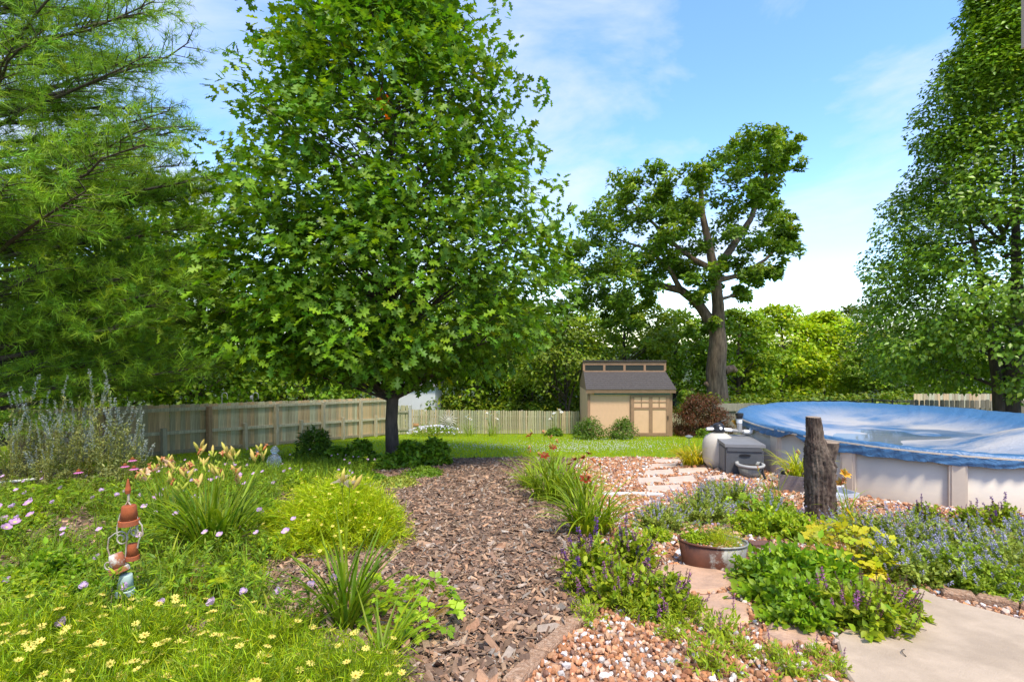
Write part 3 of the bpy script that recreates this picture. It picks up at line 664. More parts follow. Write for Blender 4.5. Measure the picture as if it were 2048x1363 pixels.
# ------------------------------------------------------------------ pool equipment and containers
M_FILT = mat('filter_tank', (.50, .45, .37), .5, nscale=3, namt=.08)
M_PVC = mat('white_pvc', (.75, .75, .74), .4, namt=.05)
M_PVCG = mat('grey_pvc', (.32, .31, .29), .5, namt=.1)
fp = P(1437, 934); fs = 1.02
fr = thing('sand_filter', 'beige bulbous sand filter tank with a black valve beside the pool', 'pool filter', fp, 0, fs)
prof = [(.001, 0), (.20, 0), (.24, .06), (.285, .12), (.30, .2), (.30, .42), (.285, .52), (.24, .60), (.16, .655), (.09, .68), (.085, .70), (.001, .70)]
part('tank', MB().lathe(prof, 28).mesh('tank', M_FILT, True), fr)
part('valve', MB().lathe([(.001, .695), (.11, .695), (.12, .72), (.10, .75), (.11, .79), (.10, .83), (.06, .86), (.001, .87)], 18).mesh('valve', M_BLACK, True), fr)
part('lever', MB().tube([(0, 0, .86), (.05, -.02, .90), (.14, -.03, .93)], .012, 6).mesh('lever', M_BLACK), fr)
part('gauge', MB().lathe([(.001, 0), (.03, 0), (.03, .02), (.001, .02)], 14).mesh('gauge', M_PVC), fr, M=Matrix.Translation((0, -.105, .78)) @ Matrix.Rotation(math.pi / 2, 4, 'X'))
part('port', MB().tube([(-.08, 0, .75), (-.24, -.02, .75)], .03, 10).mesh('port', M_PVC), fr)
part('port', MB().tube([(-.08, 0, .79), (-.16, .02, .79)], .026, 10).mesh('port', M_BLACK), fr)
pp = thing('return_pipe', 'white and grey pipe run from the filter valve into the pool wall', 'pipe', fp, 0, fs)
part('pipe', MB().tube([(.08, 0, .74), (.26, .02, .72)], .034, 10).mesh('pipe', M_PVC), pp)
part('pipe', MB().tube([(.25, .02, .72), (.52, .03, .69)], .03, 10).mesh('pipe', M_PVCG), pp)
part('elbow', MB().tube([(.5, .03, .69), (.6, .03, .68), (.64, .03, .69), (.66, .03, .73), (.68, .03, .77), (.72, .03, .79), (.80, .03, .79)], .042, 10).mesh('elbow', M_PVC, True), pp)
part('pipe', MB().tube([(.42, .03, .69), (.42, .03, .98)], .05, 10).mesh('pipe', M_PVCG), pp)
part('cap', MB().lathe([(.001, 1.05), (.075, 1.05), (.075, 1.0), (.06, .98), (.06, .95), (.001, .95)], 14, off=(.42, .03, 0)).mesh('cap', M_BLACK), pp)
part('label_sleeve', MB().tube([(.42, .03, .86), (.42, .03, .93)], .053, 10).mesh('label_sleeve', M_PVC), pp)

M_BOXG = mat('grey_resin', (.085, .088, .092), .55, nscale=5, namt=.12)
M_BOXL = mat('grey_resin_lid_lit_side', (.20, .20, .20), .5, nscale=5, namt=.12)
bpx = P(1452, 950)
db = thing('deck_box', 'dark grey resin deck box standing between the filter and pool wall', 'storage box', bpx, math.radians(-8))
W_, D_, H_ = .66, 1.0, .58
part('body', MB().box(0, W_, 0, D_, 0, H_ - .06).mesh('body', M_BOXG), db)
part('lid', MB().box(-.025, W_ + .025, -.025, D_ + .02, H_ - .055, H_).mesh('lid', M_BOXL), db)
part('front_lip', MB().box(.02, W_ - .02, -.02, -.003, H_ - .13, H_ - .06).mesh('front_lip', M_BOXG), db)
part('handle', MB().lathe([(.001, 0), (.1, 0), (.1, .012), (.001, .012)], 18, sy=.22).mesh('handle', M_BLACK), db, M=Matrix.Translation((W_ / 2, -.008, H_ - .2)) @ Matrix.Rotation(math.pi / 2, 4, 'X'))
part('lit_side_panel', MB().box(-.012, -.002, .06, D_ - .06, .05, H_ - .1).mesh('lit_side_panel', M_BOXL), db)  # lighter grey here paints in the light on the box's left side

M_POT = mat('grey_pot', (.24, .24, .21), .85, nscale=8, namt=.25, bump=.3)
M_POTR = mat('grey_pot_rim', (.38, .38, .36), .8, nscale=8, namt=.15)
M_SOILP = mat('potting_soil', (.035, .028, .02), .95, nscale=30, namt=.5, bump=.8, bscale=60)
gpot = P(1500, 955)
g_ = thing('grey_pot', 'round pale grey flower pot in front of the dark deck box', 'flower pot', gpot)
part('body', MB().lathe([(.001, 0), (.16, 0), (.22, .24), (.205, .24), (.19, .19)], 26).mesh('body', M_POT, True), g_)
part('rim', MB().lathe([(.215, .215), (.245, .22), (.25, .26), (.215, .265), (.205, .22)], 26).mesh('rim', M_POTR, True), g_)
part('soil', MB().lathe([(.001, .215), (.206, .21)], 20).mesh('soil', M_SOILP), g_)
# planter box with daylily
pbx = P(1556, 985)
pl_ = thing('planter_trough', 'weathered grey brown planter trough against the pool wall', 'planter', pbx, math.radians(-32))
M_TROUGH = mat('trough_resin', (.21, .17, .16), .85, nscale=10, namt=.25, bump=.3)
mb = MB(); W_, D_, H_ = .62, .3, .27
for x0, x1, y0, y1 in ((0, W_, 0, .025), (0, W_, D_ - .025, D_), (0, .025, .026, D_ - .026), (W_ - .025, W_, .026, D_ - .026)): mb.box(x0, x1, y0, y1, 0, H_)
part('body', mb.mesh('body', M_TROUGH), pl_); part('soil', MB().box(.026, W_ - .026, .026, D_ - .026, .1, H_ - .03).mesh('soil', M_SOILP), pl_)
# galvanised tub
m, nt, out, bs = nodes('galvanised_rusty'); N = nt.nodes; Lk = nt.links
tc = N.new('ShaderNodeTexCoord'); n1 = N.new('ShaderNodeTexNoise'); n1.inputs['Scale'].default_value = 5; n1.inputs['Detail'].default_value = 9; n1.inputs['Roughness'].default_value = .7
Lk.new(tc.outputs['Object'], n1.inputs['Vector'])
sx = N.new('ShaderNodeSeparateXYZ'); Lk.new(tc.outputs['Object'], sx.inputs[0])
r1 = N.new('ShaderNodeMapRange'); r1.inputs[1].default_value = -.18; r1.inputs[2].default_value = .16; r1.inputs[3].default_value = .25; r1.inputs[4].default_value = -.13; Lk.new(sx.outputs[0], r1.inputs[0])
r3 = N.new('ShaderNodeMapRange'); r3.inputs[1].default_value = .0; r3.inputs[2].default_value = .2; r3.inputs[3].default_value = -.06; r3.inputs[4].default_value = .05; Lk.new(sx.outputs[2], r3.inputs[0])
ad = N.new('ShaderNodeMath'); Lk.new(n1.outputs[0], ad.inputs[0]); Lk.new(r1.outputs[0], ad.inputs[1]); ad2 = N.new('ShaderNodeMath'); Lk.new(ad.outputs[0], ad2.inputs[0]); Lk.new(r3.outputs[0], ad2.inputs[1])
r2 = N.new('ShaderNodeMapRange'); r2.inputs[1].default_value = .47; r2.inputs[2].default_value = .56; Lk.new(ad2.outputs[0], r2.inputs[0])
cr = N.new('ShaderNodeValToRGB'); cr.color_ramp.elements[0].color = (.028, .009, .005, 1); cr.color_ramp.elements[1].color = (.16, .05, .02, 1)
n3 = N.new('ShaderNodeTexNoise'); n3.inputs['Scale'].default_value = 14; n3.inputs['Detail'].default_value = 6; Lk.new(tc.outputs['Object'], n3.inputs['Vector']); Lk.new(n3.outputs[0], cr.inputs[0])
mx = N.new('ShaderNodeMix'); mx.data_type = 'RGBA'; mx.inputs[6].default_value = (.36, .35, .31, 1); Lk.new(r2.outputs[0], mx.inputs[0]); Lk.new(cr.outputs[0], mx.inputs[7])
Lk.new(mx.outputs[2], bs.inputs['Base Color']); iv = N.new('ShaderNodeMapRange'); iv.inputs[3].default_value = .75; iv.inputs[4].default_value = .0; Lk.new(r2.outputs[0], iv.inputs[0]); Lk.new(iv.outputs[0], bs.inputs['Metallic']); bs.inputs['Roughness'].default_value = .68
M_TUB = m
tp = P(1425, 1136)
tub = thing('washtub', 'oval galvanised washtub with a rust-covered left side, planted and half full of gravel', 'tub', tp, math.radians(-12))
a_, b_ = .255, .15; Ht = .215
part('body', MB().lathe([(.001, 0.006), (.86, .0), (.88, .012), (1.0, Ht), (.975, Ht), (.86, .03), (.001, .03)], 44, sx=a_, sy=b_).mesh('body', M_TUB, True), tub)
ra = np.linspace(0, 2 * np.pi, 45)
part('rim', MB().tube(np.stack([np.cos(ra) * a_, np.sin(ra) * b_, np.full(45, Ht)], 1), .008, 8, cap=False).mesh('rim', M_TUB, True), tub)
ha = np.linspace(-.9, .9, 11)
for sgn in (1, -1):
    part('handle', MB().tube(np.stack([sgn * (a_ * .97 + .008 + .035 * np.cos(ha * 1.6).clip(0)), np.sin(ha) * .055, Ht - .045 - .02 * np.cos(ha * 1.6)], 1), .006, 6).mesh('handle', M_TUB), tub)
part('soil', MB().lathe([(.001, Ht - .03), (.955, Ht - .035)], 40, sx=a_, sy=b_).mesh('soil', M_SOILP), tub)

# log stump
lp = P(1640, 1040)
m_log = mat('log_bark', (.15, .11, .08), .95, nscale=14, namt=.7, bump=1.0, bscale=30, stretch=(1, 1, .3), col2=(.05, .03, .022), c2scale=11, c2pos=(.42, .58))
M_CUT = mat('cut_wood', (.30, .22, .15), .9, nscale=12, namt=.35, bump=.3)
log = thing('tree_stump', 'tall cut tree trunk with one sawn-off side branch standing among the catmint', 'stump', lp)
def bark_tube(pts, rad, seg, rings, rng, amp=.06):
    pts = np.array(pts); t = np.linspace(0, 1, len(pts)); T = np.linspace(0, 1, rings)
    c = np.stack([np.interp(T, t, pts[:, k]) for k in range(3)], 1); R_ = np.interp(T, t, rad)
    a = np.linspace(0, 2 * np.pi, seg, endpoint=False)
    ph = rng.uniform(0, 6.28, seg); rid = np.where(np.arange(seg) % 3 == 0, -1, .5)
    V = []
    for i in range(rings):
        rr_ = R_[i] * (1 + amp * rid * (.6 + .6 * np.sin(ph + i * .5)) + rng.normal(0, amp * .35, seg))
        V.append(np.stack([c[i, 0] + np.cos(a) * rr_, c[i, 1] + np.sin(a) * rr_, np.full(seg, c[i, 2])], 1))
    V = np.concatenate(V); i0 = np.arange(seg); i1 = (i0 + 1) % seg
    Fq = np.concatenate([np.stack([i * seg + i0, i * seg + i1, (i + 1) * seg + i1, (i + 1) * seg + i0], 1) for i in range(rings - 1)])
    top = V[-seg:]; return V, Fq, np.concatenate([top, [top.mean(0)]]), np.stack([i0, i1, np.full(seg, seg)], 1)
hl = 1.13 * lp[1] / 5.6
V, Fq, tv, tf = bark_tube([(.03, 0, -.1), (.01, 0, .1), (0, 0, .35), (-.005, 0, .62), (-.03, 0, .78), (-.055, 0, .92), (-.075, 0, hl)], [.165, .150, .145, .15, .125, .085, .072], 63, 90, rng, .10)
part('trunk', MB().add(V, Fq).mesh('trunk', m_log), log)
part('sawn_top', MB().add(tv, tf).mesh('sawn_top', M_CUT), log)
V, Fq, tv, tf = bark_tube([(.02, 0, .60), (.055, -.01, .70), (.085, -.03, .80), (.095, -.035, .87)], [.10, .095, .085, .082], 36, 26, rng, .07)
br = part('side_branch', MB().add(V, Fq).mesh('side_branch', m_log), log)
part('sawn_end', MB().add(tv, tf).mesh('sawn_end', M_CUT), br)

# ------------------------------------------------------------------ leaf shapes
DIA_V = [(0, 0, 0), (.30, .42, .07), (0, 1, -.04), (-.30, .42, .07)]; DIA_F = [(0, 1, 2), (0, 2, 3)]
LAN_V = [(0, 0, 0), (.13, .35, .03), (.09, .7, .0), (0, 1, -.08), (-.09, .7, .0), (-.13, .35, .03)]; LAN_F = [(0, 1, 5), (1, 2, 4), (1, 4, 5), (2, 3, 4)]
OVA_V = [(0, 0, 0), (.24, .25, .05), (.27, .55, .05), (0, 1, -.1), (-.27, .55, .05), (-.24, .25, .05), (0, .5, -.03)]
OVA_F = [(0, 1, 6), (1, 2, 6), (2, 3, 6), (3, 4, 6), (4, 5, 6), (5, 0, 6)]
_h = [(.05, .08), (.25, .2), (.10, .33), (.38, .50), (.13, .60), (.29, .80), (.09, .84)]
_o = [(0, 0)] + _h + [(0, 1)] + [(-a, b) for a, b in _h[::-1]]
OAK_V = [(a, b, .10 * abs(a) - .12 * b * b) for a, b in _o] + [(0, .5, -.07)]
OAK_F = [(i, (i + 1) % 16, 16) for i in range(16)]
def lobed(n_leaf=3):
    V = []; Fc = []
    for k in range(n_leaf):
        a = (k - (n_leaf - 1) / 2) * 1.25; b0 = len(V)
        o = [(0, .12), (.2, .3), (.36, .62), (.2, .70), (.24, .92), (.06, .82), (-.06, .9), (-.22, .94), (-.2, .70), (-.36, .6), (-.2, .3)]
        for x, y in o: V.append((x * .62 * math.cos(a) + y * .62 * math.sin(a), -x * .62 * math.sin(a) + y * .62 * math.cos(a) + .1, .08 * abs(x) - .05 * y))
        V.append((math.sin(a) * .3, math.cos(a) * .3 + .1, -.03)); n = len(o)
        Fc += [(b0 + i, b0 + (i + 1) % n, b0 + n) for i in range(n)]
    return V, Fc
LOB_V, LOB_F = lobed()
def tuft(rng, n=18, spread=.75):
    V = []; Fc = []
    for i in range(n):
        t = rng.uniform(0, .55); a = rng.uniform(0, 6.28); th = rng.uniform(.25, spread) + .25 * (1 - t)
        d = np.array([math.cos(a) * math.sin(th), math.cos(th), math.sin(a) * math.sin(th)]); p = np.array([0, t, 0]); L = rng.uniform(.4, .6)
        s_ = np.cross(d, rand_dirs(rng, 1)[0]); s_ = s_ / np.linalg.norm(s_) * .017
        b0 = len(V); V += [p - s_, p + s_, p + d * L]; Fc.append((b0, b0 + 1, b0 + 2))
    return np.array(V), np.array(Fc)

def leaf_cloud(mb, rng, centers, radii, n_each, size, proto, pal, up=.5, out=.8, rnd=.7, flat=.75, lo=.7, hi=1.3, hue=.12, shell=.35, mid=None, szv=.3, droop=0.0):
    """leaves spread through round clumps; they face outwards and up"""
    pv, pf = proto; nC = len(centers); n = nC * n_each
    ci = np.repeat(np.arange(nC), n_each); dr = rand_dirs(rng, n)
    rad = np.asarray(radii)[ci] * (shell + (1 - shell) * rng.random(n) ** .5)
    off = dr * rad[:, None] * (1, 1, flat); pos = np.asarray(centers)[ci] + off
    ow = dr.copy()
    if mid is not None:
        m_ = pos - np.asarray(mid); ow = ow * .5 + m_ / (np.linalg.norm(m_, axis=1)[:, None] + 1e-6) * .7
    nn = ow * out + (0, 0, up) + rng.normal(0, rnd, (n, 3)) * .6
    d = np.cross(nn, rng.normal(size=(n, 3))) + ow * .5 - np.array((0, 0, droop))
    ck = rng.uniform(.82, 1.18, nC)[ci][:, None]
    mb.scatter(pv, pf, pos, orient(d, nn), size * rng.uniform(1 - szv, 1 + szv, n), np.clip(vary(rng, pal, n, lo, hi, hue) * ck, 0, .9))
    return pos
def limb(a, b, k=5, sag=0.0, wob=.0, rng=None):
    a = np.array(a, float); b = np.array(b, float); t = np.linspace(0, 1, k)[:, None]
    p = a + (b - a) * t; p[:, 2] += sag * np.sin(t[:, 0] * math.pi)
    if wob: p[1:-1] += rng.normal(0, wob, (k - 2, 3))
    return p

# ------------------------------------------------------------------ young oak in the middle
rng = np.random.default_rng(31)
OP = P(783, 922); OY = OP[1]
oak = thing('oak_tree', 'young lobed-leaf oak with a dark trunk and broad crown beside the mulch path', 'tree', OP)
zs = lambda py: CAMZ - (py - 681.5) / F * OY - OP[2]
pr_z = np.array([zs(748), zs(718), zs(680), zs(600), zs(500), zs(400), zs(300), zs(200), zs(100), zs(0), zs(-60), zs(-105)])
pr_l = np.array([150, 300, 385, 400, 372, 345, 325, 295, 245, 140, 65, 10]) * OY / F
pr_r = np.array([120, 270, 350, 372, 362, 335, 302, 275, 228, 150, 65, 10]) * OY / F
trunk = [(0, 0, -.15), (.02, 0, .25), (.0, 0, .9), (.03, 0, 1.6), (-.02, .05, 3), (.05, .03, 5), (.0, 0, 7.0), (.02, 0, 8.5)]
mb = MB().tube(trunk, [.21, .165, .145, .14, .12, .09, .05, .015], 12, wob=.05, rng=rng)
limbs = [limb((0, 0, 1.35), (.95, -.2, 2.15), 6, .08), limb((0, 0, 1.5), (-1.3, -.3, 2.3), 6, .05), limb((.02, 0, 1.7), (.3, -1.6, 2.7), 5, .1)]
for L_ in limbs: mb.tube(L_, np.linspace(.075, .03, len(L_)), 7)
cen = []; rad = []
for i in range(960):
    t = rng.random() ** 1.15; z = pr_z[0] + (pr_z[-1] - pr_z[0]) * t * .985
    a = rng.uniform(0, 2 * math.pi); R_ = np.interp(z, pr_z, pr_r if math.cos(a) > 0 else pr_l)
    f = rng.uniform(.30, 1.0) ** .55; r_ = .52 + .1 * rng.random()
    r_ = min(r_, .25 + R_ * .35)
    rr_ = max(0, R_ * f * rng.uniform(.9, 1.04) - r_ * .55)
    cen.append((math.cos(a) * rr_, math.sin(a) * rr_ * .92, z)); rad.append(r_)
for i in range(170):
    z = rng.uniform(pr_z[0] + .3, zs(420)); a = -math.pi / 2 + rng.normal(0, .75); R_ = np.interp(z, pr_z, pr_r if math.cos(a) > 0 else pr_l)
    rr_ = R_ * rng.uniform(.35, .9); cen.append((math.cos(a) * rr_, math.sin(a) * rr_ * .92, z)); rad.append(.52)
cen = np.array(cen); rad = np.array(rad)
for i in range(0, len(cen), 5):
    c = cen[i]; h0 = max(1.4, c[2] - np.hypot(c[0], c[1]) * .65)
    p = limb((0, 0, h0), c, 5, .12, .05, rng); mb.tube(p, np.linspace(.032, .008, 5), 4, cap=False)
part('trunk', mb.mesh('trunk', M_BARK), oak)
OAKPAL = [(.046, .125, .013), (.058, .15, .014), (.038, .108, .015), (.075, .17, .014), (.048, .13, .026)]
tw = []
for i in range(110):
    z = rng.uniform(pr_z[1], pr_z[-2]); a = rng.uniform(0, 6.28); R_ = np.interp(z, pr_z, pr_r if math.cos(a) > 0 else pr_l) * rng.uniform(.98, 1.12) + .1; tw.append((math.cos(a) * R_, math.sin(a) * R_ * .92, z + .15))
tw = np.array(tw)
mb = MB(); leaf_cloud(mb, rng, tw, np.full(len(tw), .24), 11, .19, (OAK_V, OAK_F), OAKPAL, up=.5, out=.5); nearside = cen[:, 1] < .6
for sel, pr in ((nearside, (OAK_V, OAK_F)), (~nearside, (DIA_V, DIA_F))): leaf_cloud(mb, rng, cen[sel], rad[sel], 27, .215, pr, OAKPAL, up=.55, out=.45, rnd=.55, flat=.62, mid=(0, 0, 3.5), lo=.7, hi=1.4)
k = cen[rng.choice(len(cen), 70, False)]
leaf_cloud(mb, rng, k, np.full(70, .42), 9, .24, (OAK_V, OAK_F), [(.11, .21, .012), (.14, .24, .015)], mid=(0, 0, 3.5), up=.6)
q = Q(765, 195, OY - 2.2) - OP
leaf_cloud(mb, rng, np.array([q, q + (.05, 0, -.25)]), [.12, .1], 5, .17, (OAK_V, OAK_F), [(.42, .13, .03)])
part('crown', mb.mesh('crown', M_LEAF), oak)

# ------------------------------------------------------------------ white pine on the left
rng = np.random.default_rng(33)
pxp, pyp = -10.1, 9.2; PB = gp(pxp, pyp)
pine = thing('pine_tree', 'tall soft-needled white pine filling the left edge', 'tree', PB)
PHt = 14.0
mb = MB().tube([(0, 0, -.2), (.05, 0, 3), (0, .05, 7), (0, 0, PHt)], [.28, .24, .17, .03], 10, wob=.05, rng=rng)
tips = []; tdir = []; tcol = []
NB = 300
for i in range(NB):
    h = .9 + (PHt - 1.3) * (i / NB) ** .95; a = i * 2.399963 + rng.normal(0, .3)
    Lb = np.interp(h, [0, 1.5, 3, 5, 8, 11, PHt], [4.9, 5.3, 5.0, 4.3, 3.0, 2.0, .3]) * rng.uniform(.72, 1.1) * (.5 if math.sin(a) < -.15 and .35 + (PHt - .8) * (i / NB) ** .88 < 3.2 else 1)
    rise = np.interp(h, [0, 3, 8, PHt], [.10, .34, .55, .9]) + rng.normal(0, .06)
    # only the limbs the picture can see carry the full spray of needles
    dense = (1.0 if math.cos(a) > -.35 else .3) * float(np.interp(h, [2, 4.5, 8], [1.0, .85, .55]))
    k = 9; t = np.linspace(0, 1, k)
    d0 = np.array([math.cos(a), math.sin(a), 0]); p = np.outer(t * Lb, d0); p[:, 2] = h + Lb * (rise * t - .16 * t ** 2 + .10 * t ** 3) + 0
    p[1:, :2] += rng.normal(0, .05, (k - 1, 2)); mb.tube(p, np.linspace(.045, .008, k) * (.5 + Lb / 6), 5, cap=False)
    nb = int(28 * dense * (1.35 if h < 4.5 else 1) * (Lb / 4) ** .8) + 3
    for j in range(nb):
        s_ = .22 + .78 * (j + rng.random()) / nb; b0 = np.array([np.interp(s_, t, p[:, q]) for q in range(3)])
        sg = 1 if j % 2 else -1; aa = a + sg * rng.uniform(.5, 1.1); Ls = Lb * rng.uniform(.14, .32) * (1.25 - .75 * s_)
        dd = np.array([math.cos(aa), math.sin(aa), rise * .5 + rng.normal(.05, .16)]); b1 = b0 + dd * Ls
        mb.tube([b0, b0 + dd * Ls * .5 + (0, 0, .02), b1], [.011, .008, .004], 3, cap=False)
        m_ = max(3, int(Ls / .085))
        for q in range(m_):
            u = .2 + .8 * (q + .5) / m_
            tips.append(b0 + dd * Ls * u + rng.normal(0, .03, 3)); e = dd / np.linalg.norm(dd) * .8 + rng.normal(0, .45, 3) + (0, 0, .12); tdir.append(e); tcol.append(u > .78)
    tips.append(p[-1]); tdir.append(p[-1] - p[-2]); tcol.append(True)
part('trunk', mb.mesh('trunk', M_BARK), pine)
tips = np.array(tips); tdir = np.array(tdir); tcol = np.array(tcol)
_w = tips + PB; _k = (_w[:, 0] > -1.18 * _w[:, 1] - .3) & ((_w[:, 2] - CAMZ) < .80 * _w[:, 1] + .4)     # the rest of the tree stands outside the picture
tips = tips[_k]; tdir = tdir[_k]; tcol = tcol[_k]
mb = MB(); kk = rng.integers(0, 5, len(tips))
for i in range(5):
    s_ = kk == i; n = s_.sum(); pv, pf = tuft(rng, 16, 1.0)
    c = vary(rng, [(.066, .165, .036), (.08, .19, .036), (.058, .15, .038), (.092, .205, .036)], n, .75, 1.3, .1)
    c[tcol[s_]] = vary(rng, [(.13, .27, .05), (.11, .24, .055)], int(tcol[s_].sum()), .8, 1.3, .12)
    mb.scatter(pv, pf, tips[s_], orient(tdir[s_], rand_dirs(rng, n)), rng.uniform(.25, .37, n), c)
part('needles', mb.mesh('needles', M_NEEDLE), pine)
print('pine tufts', len(tips))

# ------------------------------------------------------------------ old spreading oak behind the shed
rng = np.random.default_rng(35)
BD = 29.0
bq = lambda px, py, dy=0.0: Q(px, py, BD + dy)
bb = np.array([(1435 - 1024) / F * BD, BD, 0.0]); bb[2] = float(G(bb[0], bb[1]))
bo = thing('old_oak_tree', 'large old spreading tree with a thick grey trunk behind the shed', 'tree', bb)
S = BD / F
mb = MB()
def bt(pxl, r0, r1, sides=9):
    pts = np.array([bq(*p) for p in pxl]) - bb; mb.tube(pts, np.linspace(r0, r1, len(pts)) * S, sides, wob=.06, rng=rng)
bt([(1438, 850), (1436, 800), (1432, 740), (1436, 690), (1434, 655)], 22, 15, 26)
bt([(1436, 670), (1418, 640), (1395, 605, .3), (1362, 580, .6), (1325, 572, .9), (1290, 560, 1.2), (1235, 545, 1.5), (1160, 540, 1.5)], 13, 2)
bt([(1436, 665), (1436, 610), (1430, 555), (1420, 500), (1405, 430), (1400, 360)], 14, 4)
bt([(1433, 540), (1460, 500, 1), (1500, 440, 2), (1530, 360, 2), (1545, 300, 2)], 9, 3)
bt([(1428, 540), (1390, 520, .3), (1350, 490, .8), (1300, 440, 1), (1260, 400, 1)], 7, 1.5)
bt([(1362, 580, .6), (1340, 540, .2), (1300, 500, -1), (1240, 480, -1)], 6, 1.5)
bt([(1437, 560), (1480, 550, 2), (1530, 520, 3), (1570, 480, 3)], 6, 2)
bt([(1434, 600), (1470, 590, 3), (1520, 560, 5)], 4, 1.5)
bt([(1450, 740), (1466, 736), (1472, 742)], 9, 5); bt([(1420, 772), (1410, 765)], 7, 4)
part('trunk', mb.mesh('trunk', M_BARKG), bo)
blobs = [(1490, 290, 45), (1530, 300, 42), (1480, 340, 45), (1545, 285, 30), (1565, 305, 22), (1440, 350, 40), (1395, 350, 30), (1510, 370, 35), (1310, 345, 38), (1270, 380, 40), (1330, 380, 35), (1350, 420, 40),
         (1235, 400, 30), (1220, 430, 38), (1180, 460, 40), (1250, 460, 45), (1300, 440, 45), (1400, 400, 48), (1450, 410, 45), (1500, 420, 42), (1545, 420, 38), (1570, 450, 28), (1390, 450, 50), (1440, 460, 50),
         (1490, 480, 48), (1540, 480, 42), (1570, 500, 28), (1330, 490, 45), (1280, 510, 45), (1220, 500, 45), (1160, 500, 38), (1130, 520, 36), (1170, 545, 38), (1120, 560, 34), (1240, 550, 40), (1210, 590, 36), (1170, 590, 32),
         (1250, 600, 34), (1300, 555, 34), (1400, 510, 40), (1450, 530, 34), (1490, 550, 34), (1530, 545, 28), (1480, 590, 24), (1550, 540, 22), (1350, 540, 28), (1270, 640, 24), (1230, 640, 26), (1140, 620, 26), (1420, 650, 18), (1380, 660, 18), (1590, 300, 10), (1582, 470, 18), (1370, 400, 42), (1355, 450, 42), (1320, 470, 38), (1300, 585, 28), (1345, 525, 36), (1385, 555, 28), (1270, 540, 34), (1200, 540, 34), (1310, 410, 36), (1420, 560, 26), (1400, 590, 20), (1540, 330, 30), (1530, 355, 32), (1520, 390, 35), (1560, 330, 24), (1500, 320, 35)]
cen = []; rad = []
for px, py, r_ in blobs:
    for _ in range(5):
        dy = rng.uniform(-4.4, 3.2); o = rng.normal(0, r_ * .42, 2); cen.append(bq(px + o[0], py + o[1], dy) - bb); rad.append(r_ * rng.uniform(.33, .68) * S)
mb = MB(); leaf_cloud(mb, rng, np.array(cen), np.array(rad), 120, .25, (DIA_V, DIA_F), [(.050, .125, .020), (.062, .145, .022), (.04, .10, .019)], up=.7, out=.6, flat=.6, mid=(0, 0, 7), shell=.2, hue=.08)
leaf_cloud(mb, rng, np.array(cen)[::3] + (0, -.5, .3), np.array(rad)[::3] * .8, 60, .24, (DIA_V, DIA_F), [(.08, .16, .022), (.095, .18, .025)], up=.8, flat=.5)  # highlight layer: paler leaf colour stands in for light on the clumps
part('crown', mb.mesh('crown', M_LEAF), bo)

# ------------------------------------------------------------------ pear tree on the right
rng = np.random.default_rng(37)
RD = 15.6; rx = (2008 - 1024) / F * RD; RB_ = gp(rx, RD)
pt = thing('pear_tree', 'dense glossy-leaved tree with twin dark trunks at the right edge behind the pool', 'tree', RB_)
mb = MB()
mb.tube([(-.15, 0, -.2), (-.14, 0, .8), (-.2, 0, 2), (-.5, 0, 4), (-.9, .2, 7)], [.16, .15, .14, .10, .04], 10, wob=.04, rng=rng)
mb.tube([(.25, .1, -.2), (.27, .1, .9), (.35, .1, 2.2), (.5, .1, 5), (.3, 0, 9)], [.27, .25, .23, .15, .04], 12, wob=.04, rng=rng)
for i in range(26):
    a = rng.uniform(0, 6.28); h = rng.uniform(1.2, 7); R_ = rng.uniform(1.8, 3.4)
    mb.tube(limb((0, 0, h), (math.cos(a) * R_, math.sin(a) * R_, h + rng.uniform(.3, 2.2)), 5, .2, .06, rng), np.linspace(.06, .012, 5), 5, cap=False)
part('trunk', mb.mesh('trunk', M_BARK), pt)
zs = lambda py: CAMZ - (py - 681.5) / F * RD - RB_[2]
pz = np.array([zs(790), zs(760), zs(700), zs(620), zs(520), zs(400), zs(300), zs(200), zs(100), zs(0), zs(-120), zs(-260)])
prr = np.array([195, 235, 255, 262, 240, 205, 170, 140, 110, 65, 40, 5]) * RD / F * 1.0
cen = []; rad = []
for i in range(900):
    z = rng.uniform(pz[0] + .25, pz[-1]); a = rng.uniform(0, 6.28); R_ = np.interp(z, pz, prr)
    r_ = min(.62, .2 + R_ * .3) * rng.uniform(.8, 1.15); rr_ = max(0, R_ * rng.uniform(.35, 1.02) ** .6 - r_ * .5)
    cen.append((math.cos(a) * rr_, math.sin(a) * rr_, z)); rad.append(r_)
cen = np.array(cen); rad = np.array(rad)
mb = MB(); leaf_cloud(mb, rng, cen, rad, 135, .142, (DIA_V, DIA_F), [(.06, .15, .024), (.072, .17, .026), (.05, .12, .022), (.09, .19, .03)], up=.5, out=.8, flat=.7, mid=(0, 0, 3), shell=.5, droop=.7, hue=.08)
part('crown', mb.mesh('crown', M_GLOSS), pt)

